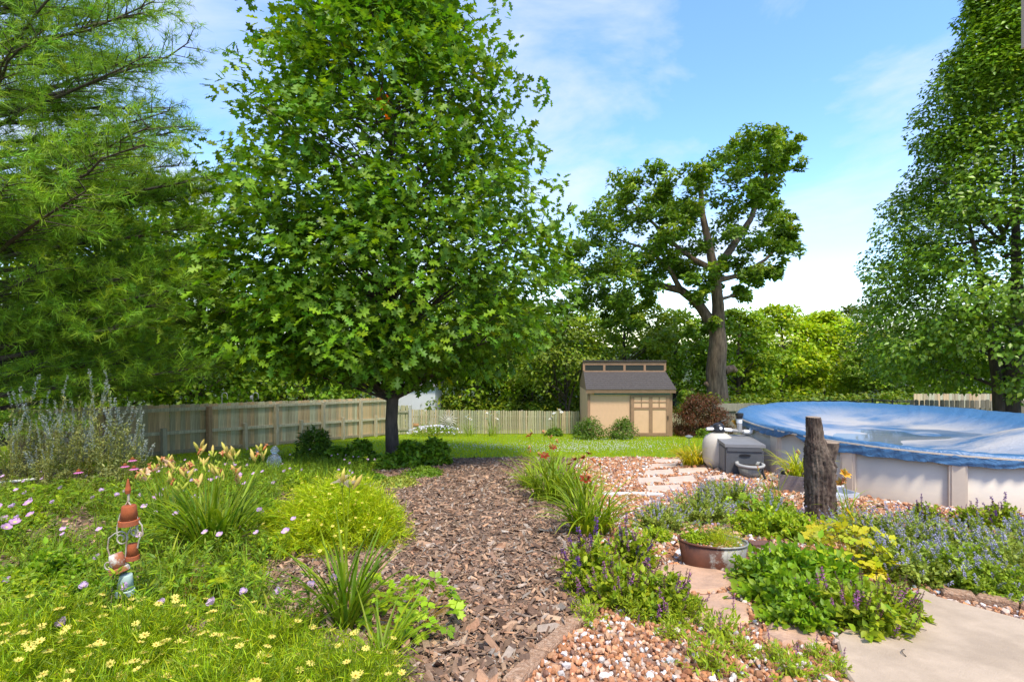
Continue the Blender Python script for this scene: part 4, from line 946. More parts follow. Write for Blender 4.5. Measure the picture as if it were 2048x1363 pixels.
# ------------------------------------------------------------------ woods behind: every tree its own
def tree(label, px, ytop, D, wpx, ybot, pal, seed, trunk_w=.2, n=85, per=62, leaf=.30, dark=1.0, name='woodland_tree', mt=None, clump=.85, group='woodland trees behind the yard', multi=False):
    r_ = np.random.default_rng(seed); X = (px - 1024) / F * D; b = gp(X, D); t = thing(name, label, 'tree', b, 0, 1, group)
    zt = CAMZ - (ytop - 681.5) / F * D - b[2]; zb = max(.3, CAMZ - (ybot - 681.5) / F * D - b[2]); W = wpx / F * D / 2; H = zt - zb
    mb = MB()
    if multi:
        for k in range(4):
            a = r_.uniform(0, 6.28); mb.tube([(.1 * k - .15, 0, -.2), (.35 * math.cos(a), .2, zb * .7), (W * .45 * math.cos(a), W * .4 * math.sin(a), zb + H * .5)], [trunk_w * .5, trunk_w * .38, .03], 6)
    else: mb.tube([(0, 0, -.3), (r_.normal(0, .1), 0, zb), (r_.normal(0, .2), 0, zb + H * .5), (0, 0, zt - .3)], [trunk_w, trunk_w * .8, trunk_w * .5, .03], 8, wob=.05, rng=r_)
    cen = []; rad = []
    for i in range(n):
        f = r_.random(); z = zb + H * f; prof = math.sin(math.pi * min(1, (.12 + .88 * f) ** .8)) ** .55 if f < .97 else .25
        a = r_.uniform(0, 6.28); q = r_.uniform(.25, 1) ** .5; rr_ = W * prof * q * r_.uniform(.8, 1.08); c = min(clump, W * .45) * r_.uniform(.6, 1.2)
        cen.append((math.cos(a) * rr_, math.sin(a) * rr_ * .8, min(z, zt - c * .5))); rad.append(c)
        if i % 5 == 0: mb.tube(limb((0, 0, max(.5, z - rr_ * .6)), cen[-1], 4, .1, .05, r_), np.linspace(.05, .012, 4), 4, cap=False)
    part('trunk', mb.mesh('trunk', M_BARK), t)
    c = MB(); leaf_cloud(c, r_, np.array(cen), np.array(rad), per, leaf, (DIA_V, DIA_F), np.array(pal) * dark, up=.65, out=.7, flat=.6, mid=(0, 0, zb + H * .45), shell=.25)
    part('crown', c.mesh('crown', mt or M_LEAF), t)
    return t
G1 = [(.085, .18, .016), (.072, .16, .016), (.105, .21, .018)]; G2 = [(.14, .26, .013), (.165, .28, .014), (.12, .225, .013)]; G3 = [(.075, .165, .018), (.065, .145, .018)]
tree('tall dark tree rising between the pine and the oak on the left', 330, 355, 24, 300, 760, G1, 1, .22, 150, 75, .24)
tree('dark leafy tree behind the left board fence nearest the pine', 400, 520, 21, 330, 800, G3, 2, .2, 120, 75, .22)
tree('dark leafy tree behind the left board fence, left of the oak trunk', 600, 560, 25, 320, 800, G3, 3, .2, 120, 70, .25)
tree('dark leafy tree behind the white outbuilding', 740, 560, 32, 330, 790, G3, 4, .2, 110, 70, .3)
tree('shaded tree behind the oak just left of the sun ornament', 880, 570, 34, 300, 770, G3, 5, .2, 110, 70, .3)
tree('mid green tree behind the picket fence right of the oak crown', 1010, 600, 36, 300, 765, G1, 6, .2, 110, 70, .3)
tree('small multi-stemmed tree leaning behind the picket fence left of the shed', 1130, 640, 26.5, 190, 775, [(.075, .14, .018), (.06, .12, .018)], 7, .16, 80, 60, .2, multi=True, name='small_tree')
tree('bright green tree rising directly behind the shed', 1255, 595, 36, 270, 770, [(.08, .16, .015), (.1, .18, .015)], 8, .22, 120, 70, .3)
tree('darker tree between the shed and the thick grey trunk', 1350, 620, 37, 200, 780, G1, 9, .2, 100, 70, .28)
tree('dark green tree right behind the thick grey trunk', 1480, 620, 36, 190, 790, G1, 10, .2, 100, 70, .28)
tree('yellow-green tree right of the thick grey trunk, left of a pair', 1560, 612, 38, 200, 790, G2, 11, .2, 120, 70, .3)
tree('yellow-green tree right of the thick grey trunk, right of a pair', 1645, 625, 39, 190, 795, G2, 12, .2, 120, 70, .3)
tree('olive green tree between the bright trees and the glossy tree', 1720, 612, 44, 170, 790, [(.06, .10, .025), (.05, .09, .022)], 13, .2, 100, 60, .3)
tree('small bright tree low in front of the olive tree', 1760, 680, 34, 150, 790, [(.07, .15, .015), (.06, .13, .014)], 14, .16, 90, 60, .25)
tree('dark tree behind the trunk base of the glossy tree', 1870, 640, 40, 260, 785, G1, 15, .2, 100, 60, .3)
tree('dark tree behind the right picture edge', 2060, 600, 38, 260, 790, G1, 16, .2, 100, 60, .3)
tree('leafy tree filling the gap low behind the pine', 190, 420, 20, 360, 840, G1, 17, .22, 170, 85, .24)
tree('leafy tree behind the pine at the left picture edge', 10, 400, 19, 340, 860, G1, 24, .22, 170, 85, .24)
tree('leafy tree behind the picket fence under the right side of the oak crown', 960, 560, 30, 280, 790, G1, 22, .2, 120, 70, .26)
tree('leafy tree low behind the picket fence beside the small multi-stemmed one', 1060, 610, 31, 220, 800, [(.07, .14, .016), (.055, .12, .015)], 23, .2, 110, 70, .26)
tree('distant dark tree glimpsed behind the middle of the oak crown', 690, 520, 40, 300, 780, G1, 18, .2, 90, 60, .35)
tree('distant tree filling the woods behind the old tree', 1430, 640, 46, 300, 800, G3, 19, .2, 90, 60, .4)
tree('distant tree behind the yellow-green pair', 1600, 640, 48, 320, 800, G3, 20, .2, 90, 60, .4)
tree('distant dark tree deep behind the small multi-stemmed tree', 1130, 600, 46, 320, 800, G3, 21, .2, 90, 60, .4)
# pale bare branches between the trees
bd = thing('bare_tree', 'pale leafless tree with thin branches left of the glossy tree', 'tree', gp((1712 - 1024) / F * 37, 37))
mb = MB(); r_ = np.random.default_rng(5)
mb.tube([(0, 0, -.2), (.1, 0, 2.5), (.2, 0, 5.2)], [.09, .06, .02], 6)
for i in range(26):
    h = r_.uniform(1.2, 5); a = r_.uniform(0, 6.28); L_ = r_.uniform(.7, 1.9); mb.tube(limb((.04 * h, 0, h), (math.cos(a) * L_, -abs(math.sin(a)) * L_, h + r_.uniform(.1, .9)), 5, .1, .08, r_), np.linspace(.03, .008, 5), 4)
part('branches', mb.mesh('branches', mat('pale_bark', (.30, .27, .23), .9)), bd)
# undergrowth masses at the foot of the woods
mb = MB(); cen = []; rad = []
for i in range(230):
    px = rng.uniform(840, 1180); D = rng.uniform(26.5, 33); p = gp((px - 1024) / F * D, D, rng.uniform(.2, 1.5)); cen.append(p); rad.append(rng.uniform(.35, .7))
for i in range(150):
    px = rng.uniform(1340, 1840); D = rng.uniform(27, 33); p = gp((px - 1024) / F * D, D, rng.uniform(.3, 1.5)); cen.append(p); rad.append(rng.uniform(.5, .9))
for i in range(120):
    px = rng.uniform(300, 760); D = rng.uniform(19 + (px - 300) / 80, 28); X = (px - 1024) / F * D; p = gp(X, D, rng.uniform(.3, 2.2)); cen.append(p); rad.append(rng.uniform(.5, .9))
leaf_cloud(mb, rng, np.array(cen), np.array(rad), 70, .2, (DIA_V, DIA_F), [(.05, .11, .014), (.04, .09, .012), (.09, .15, .02)], up=.7)
solo('undergrowth', mb.mesh('undergrowth', M_LEAF), 'tangled green undergrowth at the foot of the woods', 'undergrowth', kind='stuff')
# shrubs at the shed
def shrub(name, label, px, py, wpx, hpx, pal, n, per, leaf, seed, proto=(DIA_V, DIA_F), mt=None, cat='shrub', group=None, droop=0.0, flat=.8, cl=.4):
    r_ = np.random.default_rng(seed); b = P(px, py); s_ = b[1] / F; W = wpx * s_ / 2; H = hpx * s_; t = thing(name, label, cat, b, 0, 1, group)
    cen = []; rad = []; mb = MB()
    for i in range(n):
        a = r_.uniform(0, 6.28); f = r_.uniform(.1, 1); rr_ = W * math.sqrt(max(0, 1 - (f * .95) ** 2.2)) * r_.uniform(.4, 1) ** .6
        c = min(W, H) * cl * r_.uniform(.6, 1.1); cen.append((math.cos(a) * max(0, rr_ - c * .4), math.sin(a) * max(0, rr_ - c * .4), max(c * .3, H * f - c * .5))); rad.append(c)
        if i % 3 == 0: mb.tube(limb((r_.normal(0, .03), r_.normal(0, .03), -.02), cen[-1], 4, .03), np.linspace(.012, .004, 4), 4, cap=False)
    part('stems', mb.mesh('stems', M_BARK), t)
    c = MB(); leaf_cloud(c, r_, np.array(cen), np.array(rad), per, leaf, proto, pal, up=.6, out=.8, flat=flat, mid=(0, 0, H * .3), shell=.3, droop=droop)
    part('foliage', c.mesh('foliage', mt or M_LEAF), t); return t
shrub('rounded_shrub', 'dark green rounded shrub at the left corner of the shed', 1180, 878, 80, 44, [(.035, .09, .018), (.045, .105, .018)], 50, 60, .07, 41, group='shrubs in front of the shed')
shrub('rounded_shrub', 'dark green rounded shrub under the shed door panel', 1246, 878, 66, 42, [(.035, .09, .018), (.045, .105, .018)], 45, 60, .07, 42, group='shrubs in front of the shed')
shrub('japanese_maple', 'low dark red weeping maple right of the shed', 1404, 872, 128, 88, [(.045, .020, .022), (.035, .022, .020), (.06, .024, .025), (.03, .028, .02)], 120, 110, .11, 43, (LAN_V, LAN_F), droop=1.2, cl=.3, flat=.55)
shrub('leafy_shrub', 'small bright leafy shrub in front of the red maple', 1408, 876, 34, 20, [(.06, .14, .02)], 22, 50, .07, 44)
shrub('vine_clump', 'dark vine hanging over the picket fence in the middle', 1071, 866, 22, 54, [(.03, .08, .014)], 30, 50, .08, 45, cat='vine')
shrub('vine_clump', 'green climber on the garden gate next to the oak trunk', 806, 862, 34, 56, [(.055, .12, .018)], 30, 50, .09, 46, cat='vine')
shrub('vine_clump', 'green climber at the end post of the board fence left of the trunk', 762, 868, 34, 48, [(.07, .15, .015)], 28, 50, .09, 47, cat='vine')
shrub('fine_shrub', 'light green feathery shrub against the picket fence beside the gate', 848, 862, 26, 38, [(.11, .18, .02)], 30, 60, .06, 48, (LAN_V, LAN_F))
shrub('low_shrub', 'low green hosta-like clump at the picket fence near the shed', 1110, 872, 44, 16, [(.045, .11, .02)], 26, 40, .1, 49)

# ------------------------------------------------------------------ garden plants: templates
def blades(mb, rng, base, az, L, W, lean, droop, seg, col, fold=.25):
    n = len(base); d = np.stack([np.cos(az), np.sin(az), np.zeros(n)], 1); sd = np.stack([-np.sin(az), np.cos(az), np.zeros(n)], 1)
    p = np.array(base, float); V = []; k = 3
    for j in range(seg + 1):
        s_ = j / seg; w = W * (.55 + .9 * s_ - 1.40 * s_ ** 2.2) * .9 if j < seg else W * .03
        th = lean + droop * s_ ** 1.3; nrm = -d * np.cos(th)[:, None] + np.array((0, 0, 1.0)) * np.sin(th)[:, None]
        V += [p - sd * w[:, None] * .5 + nrm * (w * fold)[:, None], p.copy(), p + sd * w[:, None] * .5 + nrm * (w * fold)[:, None]]
        p = p + (d * np.sin(th)[:, None] + np.array((0, 0, 1.0)) * np.cos(th)[:, None]) * (L / seg)[:, None]
    V = np.stack(V, 1); m_ = V.shape[1]; f = []
    for j in range(seg): a = j * 3; f += [(a, a + 1, a + 4, a + 3), (a + 1, a + 2, a + 5, a + 4)]
    Fc = np.array(f)[None] + (np.arange(n) * m_)[:, None, None]
    mb.add(V.reshape(-1, 3), Fc.reshape(-1, 4), np.repeat(col, m_, 0))
def disk(rng, n, R): a = rng.uniform(0, 6.283, n); r_ = R * np.sqrt(rng.random(n)); return np.stack([np.cos(a) * r_, np.sin(a) * r_, np.zeros(n)], 1)
def petals(mb, n, L, W, th, col, cup=.3, z=0.0, curl=0.0, off=0.0, notch=False):
    """ring of n petals of length L tilted th from horizontal"""
    for k in range(n):
        a = 2 * math.pi * k / n + off; ct, st = math.cos(th), math.sin(th); V = []
        prof = [(.02, 0), (.42, .35), (.5, .68), (.30, .93), (0, 1.0 if not notch else .88)]
        rows = []
        for w, t in prof:
            r_ = t * L * ct; zz = z + t * L * st - curl * L * t * t
            for sgn in ((-1, 0, 1)):
                x = sgn * w * W; lift = cup * abs(sgn) * w * W
                rows.append((math.cos(a) * (r_ - lift * st) - math.sin(a) * x, math.sin(a) * (r_ - lift * st) + math.cos(a) * x, zz + lift * ct))
        mb.add(rows, [(i * 3 + j, i * 3 + j + 1, i * 3 + j + 4, i * 3 + j + 3) for i in range(4) for j in range(2)], col)
def spindle(mb, L, R, col, bend=0.0, seg=6, col2=None, base=(0, 0, 0), dirv=(0, 0, 1)):
    t = np.linspace(0, 1, 7); r_ = R * np.array([.25, .6, .85, 1, .9, .6, .12]); dv = np.array(dirv, float); dv /= np.linalg.norm(dv)
    p = np.array(base) + np.outer(t * L, dv); p[:, 0] += bend * t * t * L; mb.tube(p, r_, seg, col)
rng = np.random.default_rng(51)
# flowers
def fl(name, fn, m=M_PETAL, smooth=True):
    mb = MB(); fn(mb); return mb.mesh(name, m, smooth)
PRIM = [fl('primrose_flower', lambda mb, c=c, th=th: (petals(mb, 4, .030, .040, th, c, .25, notch=True), petals(mb, 4, .009, .012, th, (.75, .72, .30), .2, .002, off=.4))) for c, th in (((.68, .46, .64), .65), ((.74, .56, .71), 1.0), ((.62, .36, .56), .4))]
CORE = [fl('coreopsis_flower', lambda mb, th=th: (petals(mb, 8, .018, .0075, th, (.86, .72, .16), .1), petals(mb, 6, .005, .005, 1.0, (.62, .36, .02), .2, .001))) for th in (.15, .35, -.05)]
def f_cone(mb):
    petals(mb, 14, .040, .014, -.35, (.70, .22, .46), .1, .0)
    t = np.linspace(0, 1, 5); mb.tube(np.outer(t * .022, (0, 0, 1)), [.017, .018, .015, .010, .003], 10, (.28, .09, .02))
CONE = fl('coneflower_head', f_cone)
def f_lily(c0, c1):
    def f(mb):
        petals(mb, 3, .085, .040, .75, c0, .25, 0, .35); petals(mb, 3, .085, .030, .75, c1, .2, 0, .38, math.pi / 3)
        for k in range(5): mb.tube([(0, 0, .01), (.02 * math.cos(k * 1.26), .02 * math.sin(k * 1.26), .06)], .0016, 4, (.75, .6, .15))
    return f
LILY = {'peach': fl('daylily_flower', f_lily((.80, .50, .30), (.82, .58, .38))), 'yellow': fl('daylily_flower', f_lily((.85, .45, .05), (.85, .50, .06))), 'rust': fl('daylily_flower', f_lily((.26, .04, .012), (.28, .05, .015))),
        'cream': fl('daylily_flower', f_lily((.82, .70, .50), (.80, .66, .45))), 'white': fl('daylily_flower', f_lily((.80, .80, .76), (.8, .8, .78)))}
BUD = [fl('daylily_bud', lambda mb, c=c, L=L, R=R: spindle(mb, L, R, c)) for c, L, R in (((.66, .58, .12), .075, .0105), ((.50, .54, .07), .05, .009), ((.70, .54, .14), .08, .011), ((.38, .48, .05), .035, .008))]
WILT = fl('wilted_flower', lambda mb: (spindle(mb, .06, .010, (.62, .22, .07), .3), petals(mb, 4, .045, .016, .9, (.66, .30, .14), .3, .04, .5)))
def f_spike(col, n, L, R, fs, seed, stem=(.12, .08, .05)):
    def f(mb):
        r_ = np.random.default_rng(seed); mb.tube([(0, 0, 0), (0, 0, L)], .002, 4, stem)
        t = np.sort(r_.random(n)); a = r_.uniform(0, 6.28, n); rr_ = R * (1 - .55 * t) * r_.uniform(.7, 1.1, n)
        p = np.stack([np.cos(a) * rr_ * .3, np.sin(a) * rr_ * .3, t * L], 1); d = np.stack([np.cos(a), np.sin(a), np.full(n, .55)], 1)
        mb.scatter(OVA_V, OVA_F, p, orient(d, rand_dirs(r_, n) + (0, 0, .6)), fs * r_.uniform(.7, 1.2, n), vary(r_, col, n, .7, 1.3, .05))
    return f
SPK = [fl('flower_spike', f_spike([(.15, .055, .26), (.22, .085, .32), (.12, .045, .18)], 46, .13, .016, .017, 1)), fl('flower_spike', f_spike([(.42, .15, .36), (.34, .12, .26), (.25, .10, .14)], 38, .13, .015, .016, 2)), fl('flower_spike', f_spike([(.16, .06, .06), (.22, .08, .10)], 30, .13, .010, .010, 3))]
CATS = [fl('flower_spike', f_spike([(.46, .42, .66), (.56, .52, .72), (.42, .38, .55)], 34, .10, .013, .012, 4, (.2, .24, .14))), fl('flower_spike', f_spike([(.52, .48, .68), (.44, .44, .46)], 26, .08, .012, .011, 5, (.2, .24, .14)))]
SAGE = [fl('flower_spike', f_spike([(.38, .40, .38), (.33, .39, .28)], 60, .24, .022, .016, 6, (.25, .28, .2)))]

def jitter_up(rng, n, tilt): return np.column_stack([rng.normal(0, tilt, (n, 2)), np.ones(n)])
def mats(rng, pos, up, s0=1.0, sv=.15):
    R = orient(np.cross(up, rand_dirs(rng, len(pos))), up); return [M4(R[i], pos[i], s0 * rng.uniform(1 - sv, 1 + sv)) for i in range(len(pos))]
# template = list of (part name, mesh, list of matrices or None)
def inst(tpl, name, label, cat, loc, rz=0.0, sc=1.0, group=None):
    t = thing(name, label, cat, loc, rz, sc, group)
    for pn, me, ms in tpl:
        if ms is None: part(pn, me, t)
        else:
            for m_ in ms: part(pn, me, t, M=m_)
    return t
def mound(rng, R, H, n, size, proto, pal, stems=30, up=.6, out=.8, sc_=(.012, .004), power=.45, hue=.12, stemcol=(.16, .2, .06), jag=.12, lo=.75, hi=1.3):
    """rounded leafy plant: stems fan out from the crown, leaves along their upper part; returns foliage mesh and tip points"""
    mb = MB(); dr = rand_dirs(rng, stems); dr[:, 2] = np.abs(dr[:, 2]) * 1.1 + .05; dr /= np.linalg.norm(dr, axis=1)[:, None]
    tip = dr * (R, R, H) * rng.uniform(1 - jag * 2.2, 1 + jag, (stems, 1)); P_ = []; D_ = []
    for i in range(stems):
        b0 = np.array([dr[i, 0] * R * .12, dr[i, 1] * R * .12, 0]); p = limb(b0, tip[i], 5, .06 * H)
        mb.tube(p, np.linspace(sc_[1], sc_[1] * .4, 5), 3, stemcol, cap=False)
        k = max(2, n // stems); t = rng.random(k) ** power
        q = np.stack([np.interp(t, np.linspace(0, 1, 5), p[:, j]) for j in range(3)], 1) + rng.normal(0, size * .35, (k, 3)) ; P_.append(q); D_.append(np.repeat(dr[i:i + 1], k, 0))
    q = np.concatenate(P_); dd = np.concatenate(D_); m_ = len(q); q[:, 2] = np.maximum(q[:, 2], .015)
    nn = dd * out * .6 + (0, 0, up) + rng.normal(0, .4, (m_, 3)); d = dd * .8 + rng.normal(0, .65, (m_, 3))
    mb.scatter(proto[0], proto[1], q, orient(d, nn), size * rng.uniform(.6, 1.25, m_), vary(rng, pal, m_, lo, hi, hue))
    return mb, tip, dr
def core_tpl(seed, R, H, n, fn, fsc=1.0, lw=1.0, stems=110, power=.6, pal=((.13, .24, .012), (.17, .29, .014), (.08, .165, .012), (.055, .12, .01)), size=.055):
    r_ = np.random.default_rng(seed); mb, tip, dr = mound(r_, R, H, n, size, ([(-.022 * lw, 0, 0), (.022 * lw, 0, 0), (.012 * lw, .6, .03), (0, 1, -.03)], [(0, 1, 2), (0, 2, 3)]), pal, stems=stems, power=power, up=.3, out=1.0, sc_=(0, .0012), jag=.09)
    me = mb.mesh('foliage', M_LEAF); k = r_.choice(len(tip), fn, False); k = k[tip[k, 2] > H * .3]
    up = dr[k] * .5 + (0, -.1, .9) + r_.normal(0, .2, (len(k), 3)); ms = mats(r_, tip[k] * 1.03 + (0, 0, .012), up / np.linalg.norm(up, axis=1)[:, None], fsc)
    i = r_.integers(0, 3, len(ms)); return [('foliage', me, None)] + [('flower', CORE[j], [m_ for m_, q in zip(ms, i) if q == j]) for j in range(3)]
def lily_tpl(seed, n, L, W, R, scapes, sh, flowers, pal=((.09, .17, .015), (.11, .20, .018), (.07, .145, .014)), lean=(.1, .75), droop=(.5, 1.6), blooms='peach', bloom_n=1, bud_n=4, wilt=.3, sl=.45, bsc=1.0):
    r_ = np.random.default_rng(seed); mb = MB(); az = r_.uniform(0, 6.283, n)
    base = disk(r_, n, R); az = np.where(r_.random(n) < .6, np.arctan2(base[:, 1], base[:, 0]) + r_.normal(0, .5, n), az)
    blades(mb, r_, base, az, L * r_.uniform(.6, 1.15, n), W * r_.uniform(.7, 1.2, n), r_.uniform(*lean, n), r_.uniform(*droop, n), 6, vary(r_, np.array(pal), n, .7, 1.3, .12))
    out = [('foliage', mb.mesh('foliage', M_LEAF), None)]
    st = MB(); buds = {0: [], 1: [], 2: [], 3: []}; bl = []; wl_ = []
    for i in range(scapes):
        a = r_.uniform(0, 6.28); ln = r_.uniform(.05, sl); h = sh * r_.uniform(.75, 1.1); b0 = disk(r_, 1, R * .8)[0]
        e = b0 + np.array([math.cos(a) * math.sin(ln), math.sin(a) * math.sin(ln), math.cos(ln)]) * h; pth = limb(b0, e, 5, .03); st.tube(pth, np.linspace(.0045, .003, 5), 5, (.12, .20, .03), cap=False)
        if flowers:
            for k in range(bud_n):
                aa = r_.uniform(0, 6.28); up = np.array([math.cos(aa) * .6, math.sin(aa) * .6, 1.0]); up /= np.linalg.norm(up); q = e + r_.normal(0, .012, 3) - (0, 0, r_.uniform(0, .03))
                x = np.cross(up, (1.0, 0, 0)); x /= np.linalg.norm(x); R_ = np.stack([x, np.cross(up, x), up], 1); u = r_.random()
                if k < bloom_n and u < .75: bl.append(M4(R_, q, r_.uniform(.8, 1.1)))
                elif u > 1 - wilt: wl_.append(M4(R_, q, r_.uniform(.8, 1.2)))
                else: buds[int(r_.integers(0, 4))].append(M4(R_, q, bsc * r_.uniform(.85, 1.25)))
    if scapes: out.append(('stems', st.mesh('stems', M_LEAF), None))
    out += [('flower_bud', BUD[j], buds[j]) for j in range(4)] + [('flower', LILY[blooms], bl), ('wilted_flower', WILT, wl_)]
    return out
def prim_tpl(seed, nst, H, nf, pal=((.075, .16, .02), (.06, .135, .018), (.10, .20, .022))):
    r_ = np.random.default_rng(seed); mb = MB(); P_ = []; D_ = []; tips = []
    for i in range(nst):
        b0 = disk(r_, 1, .10)[0]; a = r_.uniform(0, 6.28); ln = r_.uniform(.1, .75); h = H * r_.uniform(.55, 1.1)
        e = b0 + np.array([math.cos(a) * math.sin(ln), math.sin(a) * math.sin(ln), math.cos(ln)]) * h; p = limb(b0, e, 5, .03); mb.tube(p, np.linspace(.0028, .0014, 5), 3, (.12, .17, .05), cap=False)
        k = 22; t = r_.random(k) ** .75; P_.append(np.stack([np.interp(t, np.linspace(0, 1, 5), p[:, j]) for j in range(3)], 1)); aa = r_.uniform(0, 6.28, k); D_.append(np.stack([np.cos(aa), np.sin(aa), r_.uniform(-.1, .9, k)], 1)); tips.append(e)
    q = np.concatenate(P_); d = np.concatenate(D_); mb.scatter(np.array(LAN_V) * (.8, 1, 1), LAN_F, q, orient(d, np.array((0, 0, 1.0)) + r_.normal(0, .4, (len(q), 3))), .058 * r_.uniform(.6, 1.3, len(q)), vary(r_, np.array(pal), len(q), .7, 1.35, .12))
    n2 = 60; blades(mb, r_, disk(r_, n2, .16), r_.uniform(0, 6.28, n2), r_.uniform(.12, .34, n2), r_.uniform(.005, .011, n2), r_.uniform(.1, .7, n2), r_.uniform(.2, 1.2, n2), 4, vary(r_, np.array(pal), n2, .7, 1.4, .15))
    out = [('foliage', mb.mesh('foliage', M_LEAF), None)]
    for j in range(nf):
        up = np.array([r_.normal(0, .5), r_.normal(-.35, .4), .8]); out.append(('flower', PRIM[int(r_.integers(0, 3))], mats(r_, np.array([tips[j] * (1, 1, 1.12) + (0, 0, .03)]), (up / np.linalg.norm(up))[None], 1.25)))
    return out
def spike_tpl(seed, R, H, n, size, proto, pal, spikes, sset, sscale=1.0, stems=45, tilt=.25, hue=.1, power=.5, thresh=.25):
    r_ = np.random.default_rng(seed); mb, tip, dr = mound(r_, R, H, n, size, proto, pal, stems=stems, power=power, hue=hue, jag=.14, sc_=(0, .0022)); me = mb.mesh('foliage', M_LEAF); ok = np.nonzero(tip[:, 2] > H * thresh)[0]
    out = [('foliage', me, None)]
    if spikes:
        k = ok[r_.permutation(len(ok))[:spikes]]; j = r_.integers(0, len(sset), len(k)); up = dr[k] * (tilt, tilt, 0) * 2 + (0, 0, 1.0) + r_.normal(0, .12, (len(k), 3)); up /= np.linalg.norm(up, axis=1)[:, None]
        for i in range(len(k)):
            x = np.cross(up[i], (1.0, 0.1, 0)); x /= np.linalg.norm(x); out.append(('flower_spike', sset[j[i]], [M4(np.stack([x, np.cross(up[i], x), up[i]], 1), tip[k[i]] - (0, 0, .005), sscale * r_.uniform(.7, 1.25))]))
    return out
def columbine_tpl(seed, n, H, R, size, pal):
    r_ = np.random.default_rng(seed); mb = MB(); a = r_.uniform(0, 6.28, n); rr_ = R * np.sqrt(r_.random(n)); h = H * (1 - .55 * (rr_ / R) ** 2) * r_.uniform(.55, 1.1, n); e = np.stack([np.cos(a) * rr_, np.sin(a) * rr_, h], 1)
    for i in range(n): mb.tube(limb((e[i, 0] * .12, e[i, 1] * .12, 0), e[i], 4, .02), .0018, 3, (.14, .12, .05), cap=False)
    nn = np.stack([np.cos(a) * .4, np.sin(a) * .4, np.ones(n)], 1) + r_.normal(0, .3, (n, 3)); d = np.stack([np.cos(a), np.sin(a), -np.ones(n) * .1], 1) + r_.normal(0, .4, (n, 3))
    mb.scatter(LOB_V, LOB_F, e, orient(d, nn), size * r_.uniform(.7, 1.25, n), vary(r_, np.array(pal), n, .75, 1.3, .12)); return [('foliage', mb.mesh('foliage', M_LEAF), None)]

# ------------------------------------------------------------------ left bed
rng = np.random.default_rng(61)
CT_ = [core_tpl(1, .44, .34, 15000, 72, 1.05), core_tpl(2, .40, .30, 13000, 64, 1.05)]
front = [(-2.05, 1.95, 'far left'), (-1.55, 1.85, ''), (-1.08, 1.80, ''), (-.72, 2.0, ''), (-1.75, 2.30, ''), (-1.22, 2.28, ''), (-2.3, 2.35, '')]
flb = ['yellow threadleaf coreopsis at the bottom left corner', 'yellow threadleaf coreopsis at the bottom edge, second from the left corner', 'yellow threadleaf coreopsis at the bottom edge below the pot stand scrolls', 'yellow threadleaf coreopsis at the bottom edge next to the mulch path',
       'yellow threadleaf coreopsis directly in front of the pot stand', 'yellow threadleaf coreopsis in front of the single peach daylily', 'yellow threadleaf coreopsis at the left edge behind the front row']
for i, (x, y, _) in enumerate(front): inst(CT_[i % 2], 'coreopsis_plant', flb[i], 'flower plant', gp(x, y, -.02), i * 1.7, 1.0, 'coreopsis in the foreground')
cm = core_tpl(3, .66, .56, 34000, 130, .95, 1.6, 420, .3, pal=((.17, .28, .012), (.20, .32, .014), (.13, .23, .012)), size=.075)
inst(cm, 'coreopsis_plant', 'large rounded coreopsis mound with pale yellow flowers beside the path', 'flower plant', P(672, 1085), .4, .98)
def clump(tpl, name, label, px, py, rz=0.0, sc=1.0, cat='flower plant', group=None): return inst(tpl, name, label, cat, P(px, py), rz, sc, group)
DK = ((.065, .14, .014), (.08, .165, .016), (.05, .115, .014))
L1 = lily_tpl(11, 170, .74, .034, .17, 22, .86, True, blooms='peach', bloom_n=0, bud_n=6, wilt=.16, pal=DK, sl=.62, bsc=1.1)
clump(L1, 'daylily_plant', 'big daylily clump covered in pale yellow buds in the left bed', 425, 1112, .3, 1.0, group='daylilies in the left bed')
L1b = lily_tpl(12, 90, .62, .030, .14, 9, .80, True, blooms='peach', bloom_n=1, bud_n=6, wilt=.25, pal=DK, bsc=1.0)
clump(L1b, 'daylily_plant', 'daylily clump behind the wire pot stand with wilting orange flowers', 330, 1075, 1.4, 1.0, group='daylilies in the left bed')
L2 = lily_tpl(13, 60, .62, .030, .06, 2, .76, True, blooms='cream', bloom_n=1, bud_n=4, wilt=.0, lean=(.05, .75), droop=(.3, 1.4), sl=.14, pal=DK, bsc=1.1)
clump(L2, 'daylily_plant', 'single daylily with one open peach flower in front of the coreopsis mound', 690, 1262, 2.2, 1.0, group='daylilies in the left bed')
LG = lily_tpl(14, 40, .42, .024, .07, 0, .5, False, lean=(.2, .9), droop=(.4, 1.4))
for px, py, lb in ((560, 1300, 'arching leafy daylily without flowers left of the single peach one'), (760, 1330, 'low strap-leaved daylily at the bottom beside the mulch'), (330, 1170, 'strap-leaved daylily right of the hanging pots')): clump(LG, 'daylily_plant', lb, px, py, px * .1, .9, group='daylilies in the left bed')
CB = columbine_tpl(21, 70, .26, .28, .10, [(.10, .22, .02), (.13, .26, .022), (.085, .19, .02)])
CB2 = columbine_tpl(22, 55, .22, .22, .10, [(.12, .25, .02), (.15, .28, .025)])
for tpl, px, py, s_, lb in ((CB, 830, 1255, .95, 'lobed-leaf columbine at the edge of the mulch path'), (CB2, 380, 1215, 1.0, 'lobed-leaf columbine right of the lowest hanging pot'), (CB2, 450, 1190, .8, 'small lobed-leaf columbine below the daylily leaves'), (CB2, 740, 1215, .8, 'lobed-leaf columbine behind the single daylily'), (CB, 60, 1010, 1.0, 'lobed-leaf columbine at the left edge below the grey sage'), (CB2, 130, 1015, .9, 'lobed-leaf columbine in front of the sage spires'), (CB2, 560, 1110, .8, 'lobed-leaf plant between daylily and coreopsis mound')):
    clump(tpl, 'columbine_plant', lb, px, py, px, s_, group='columbines in the left bed')
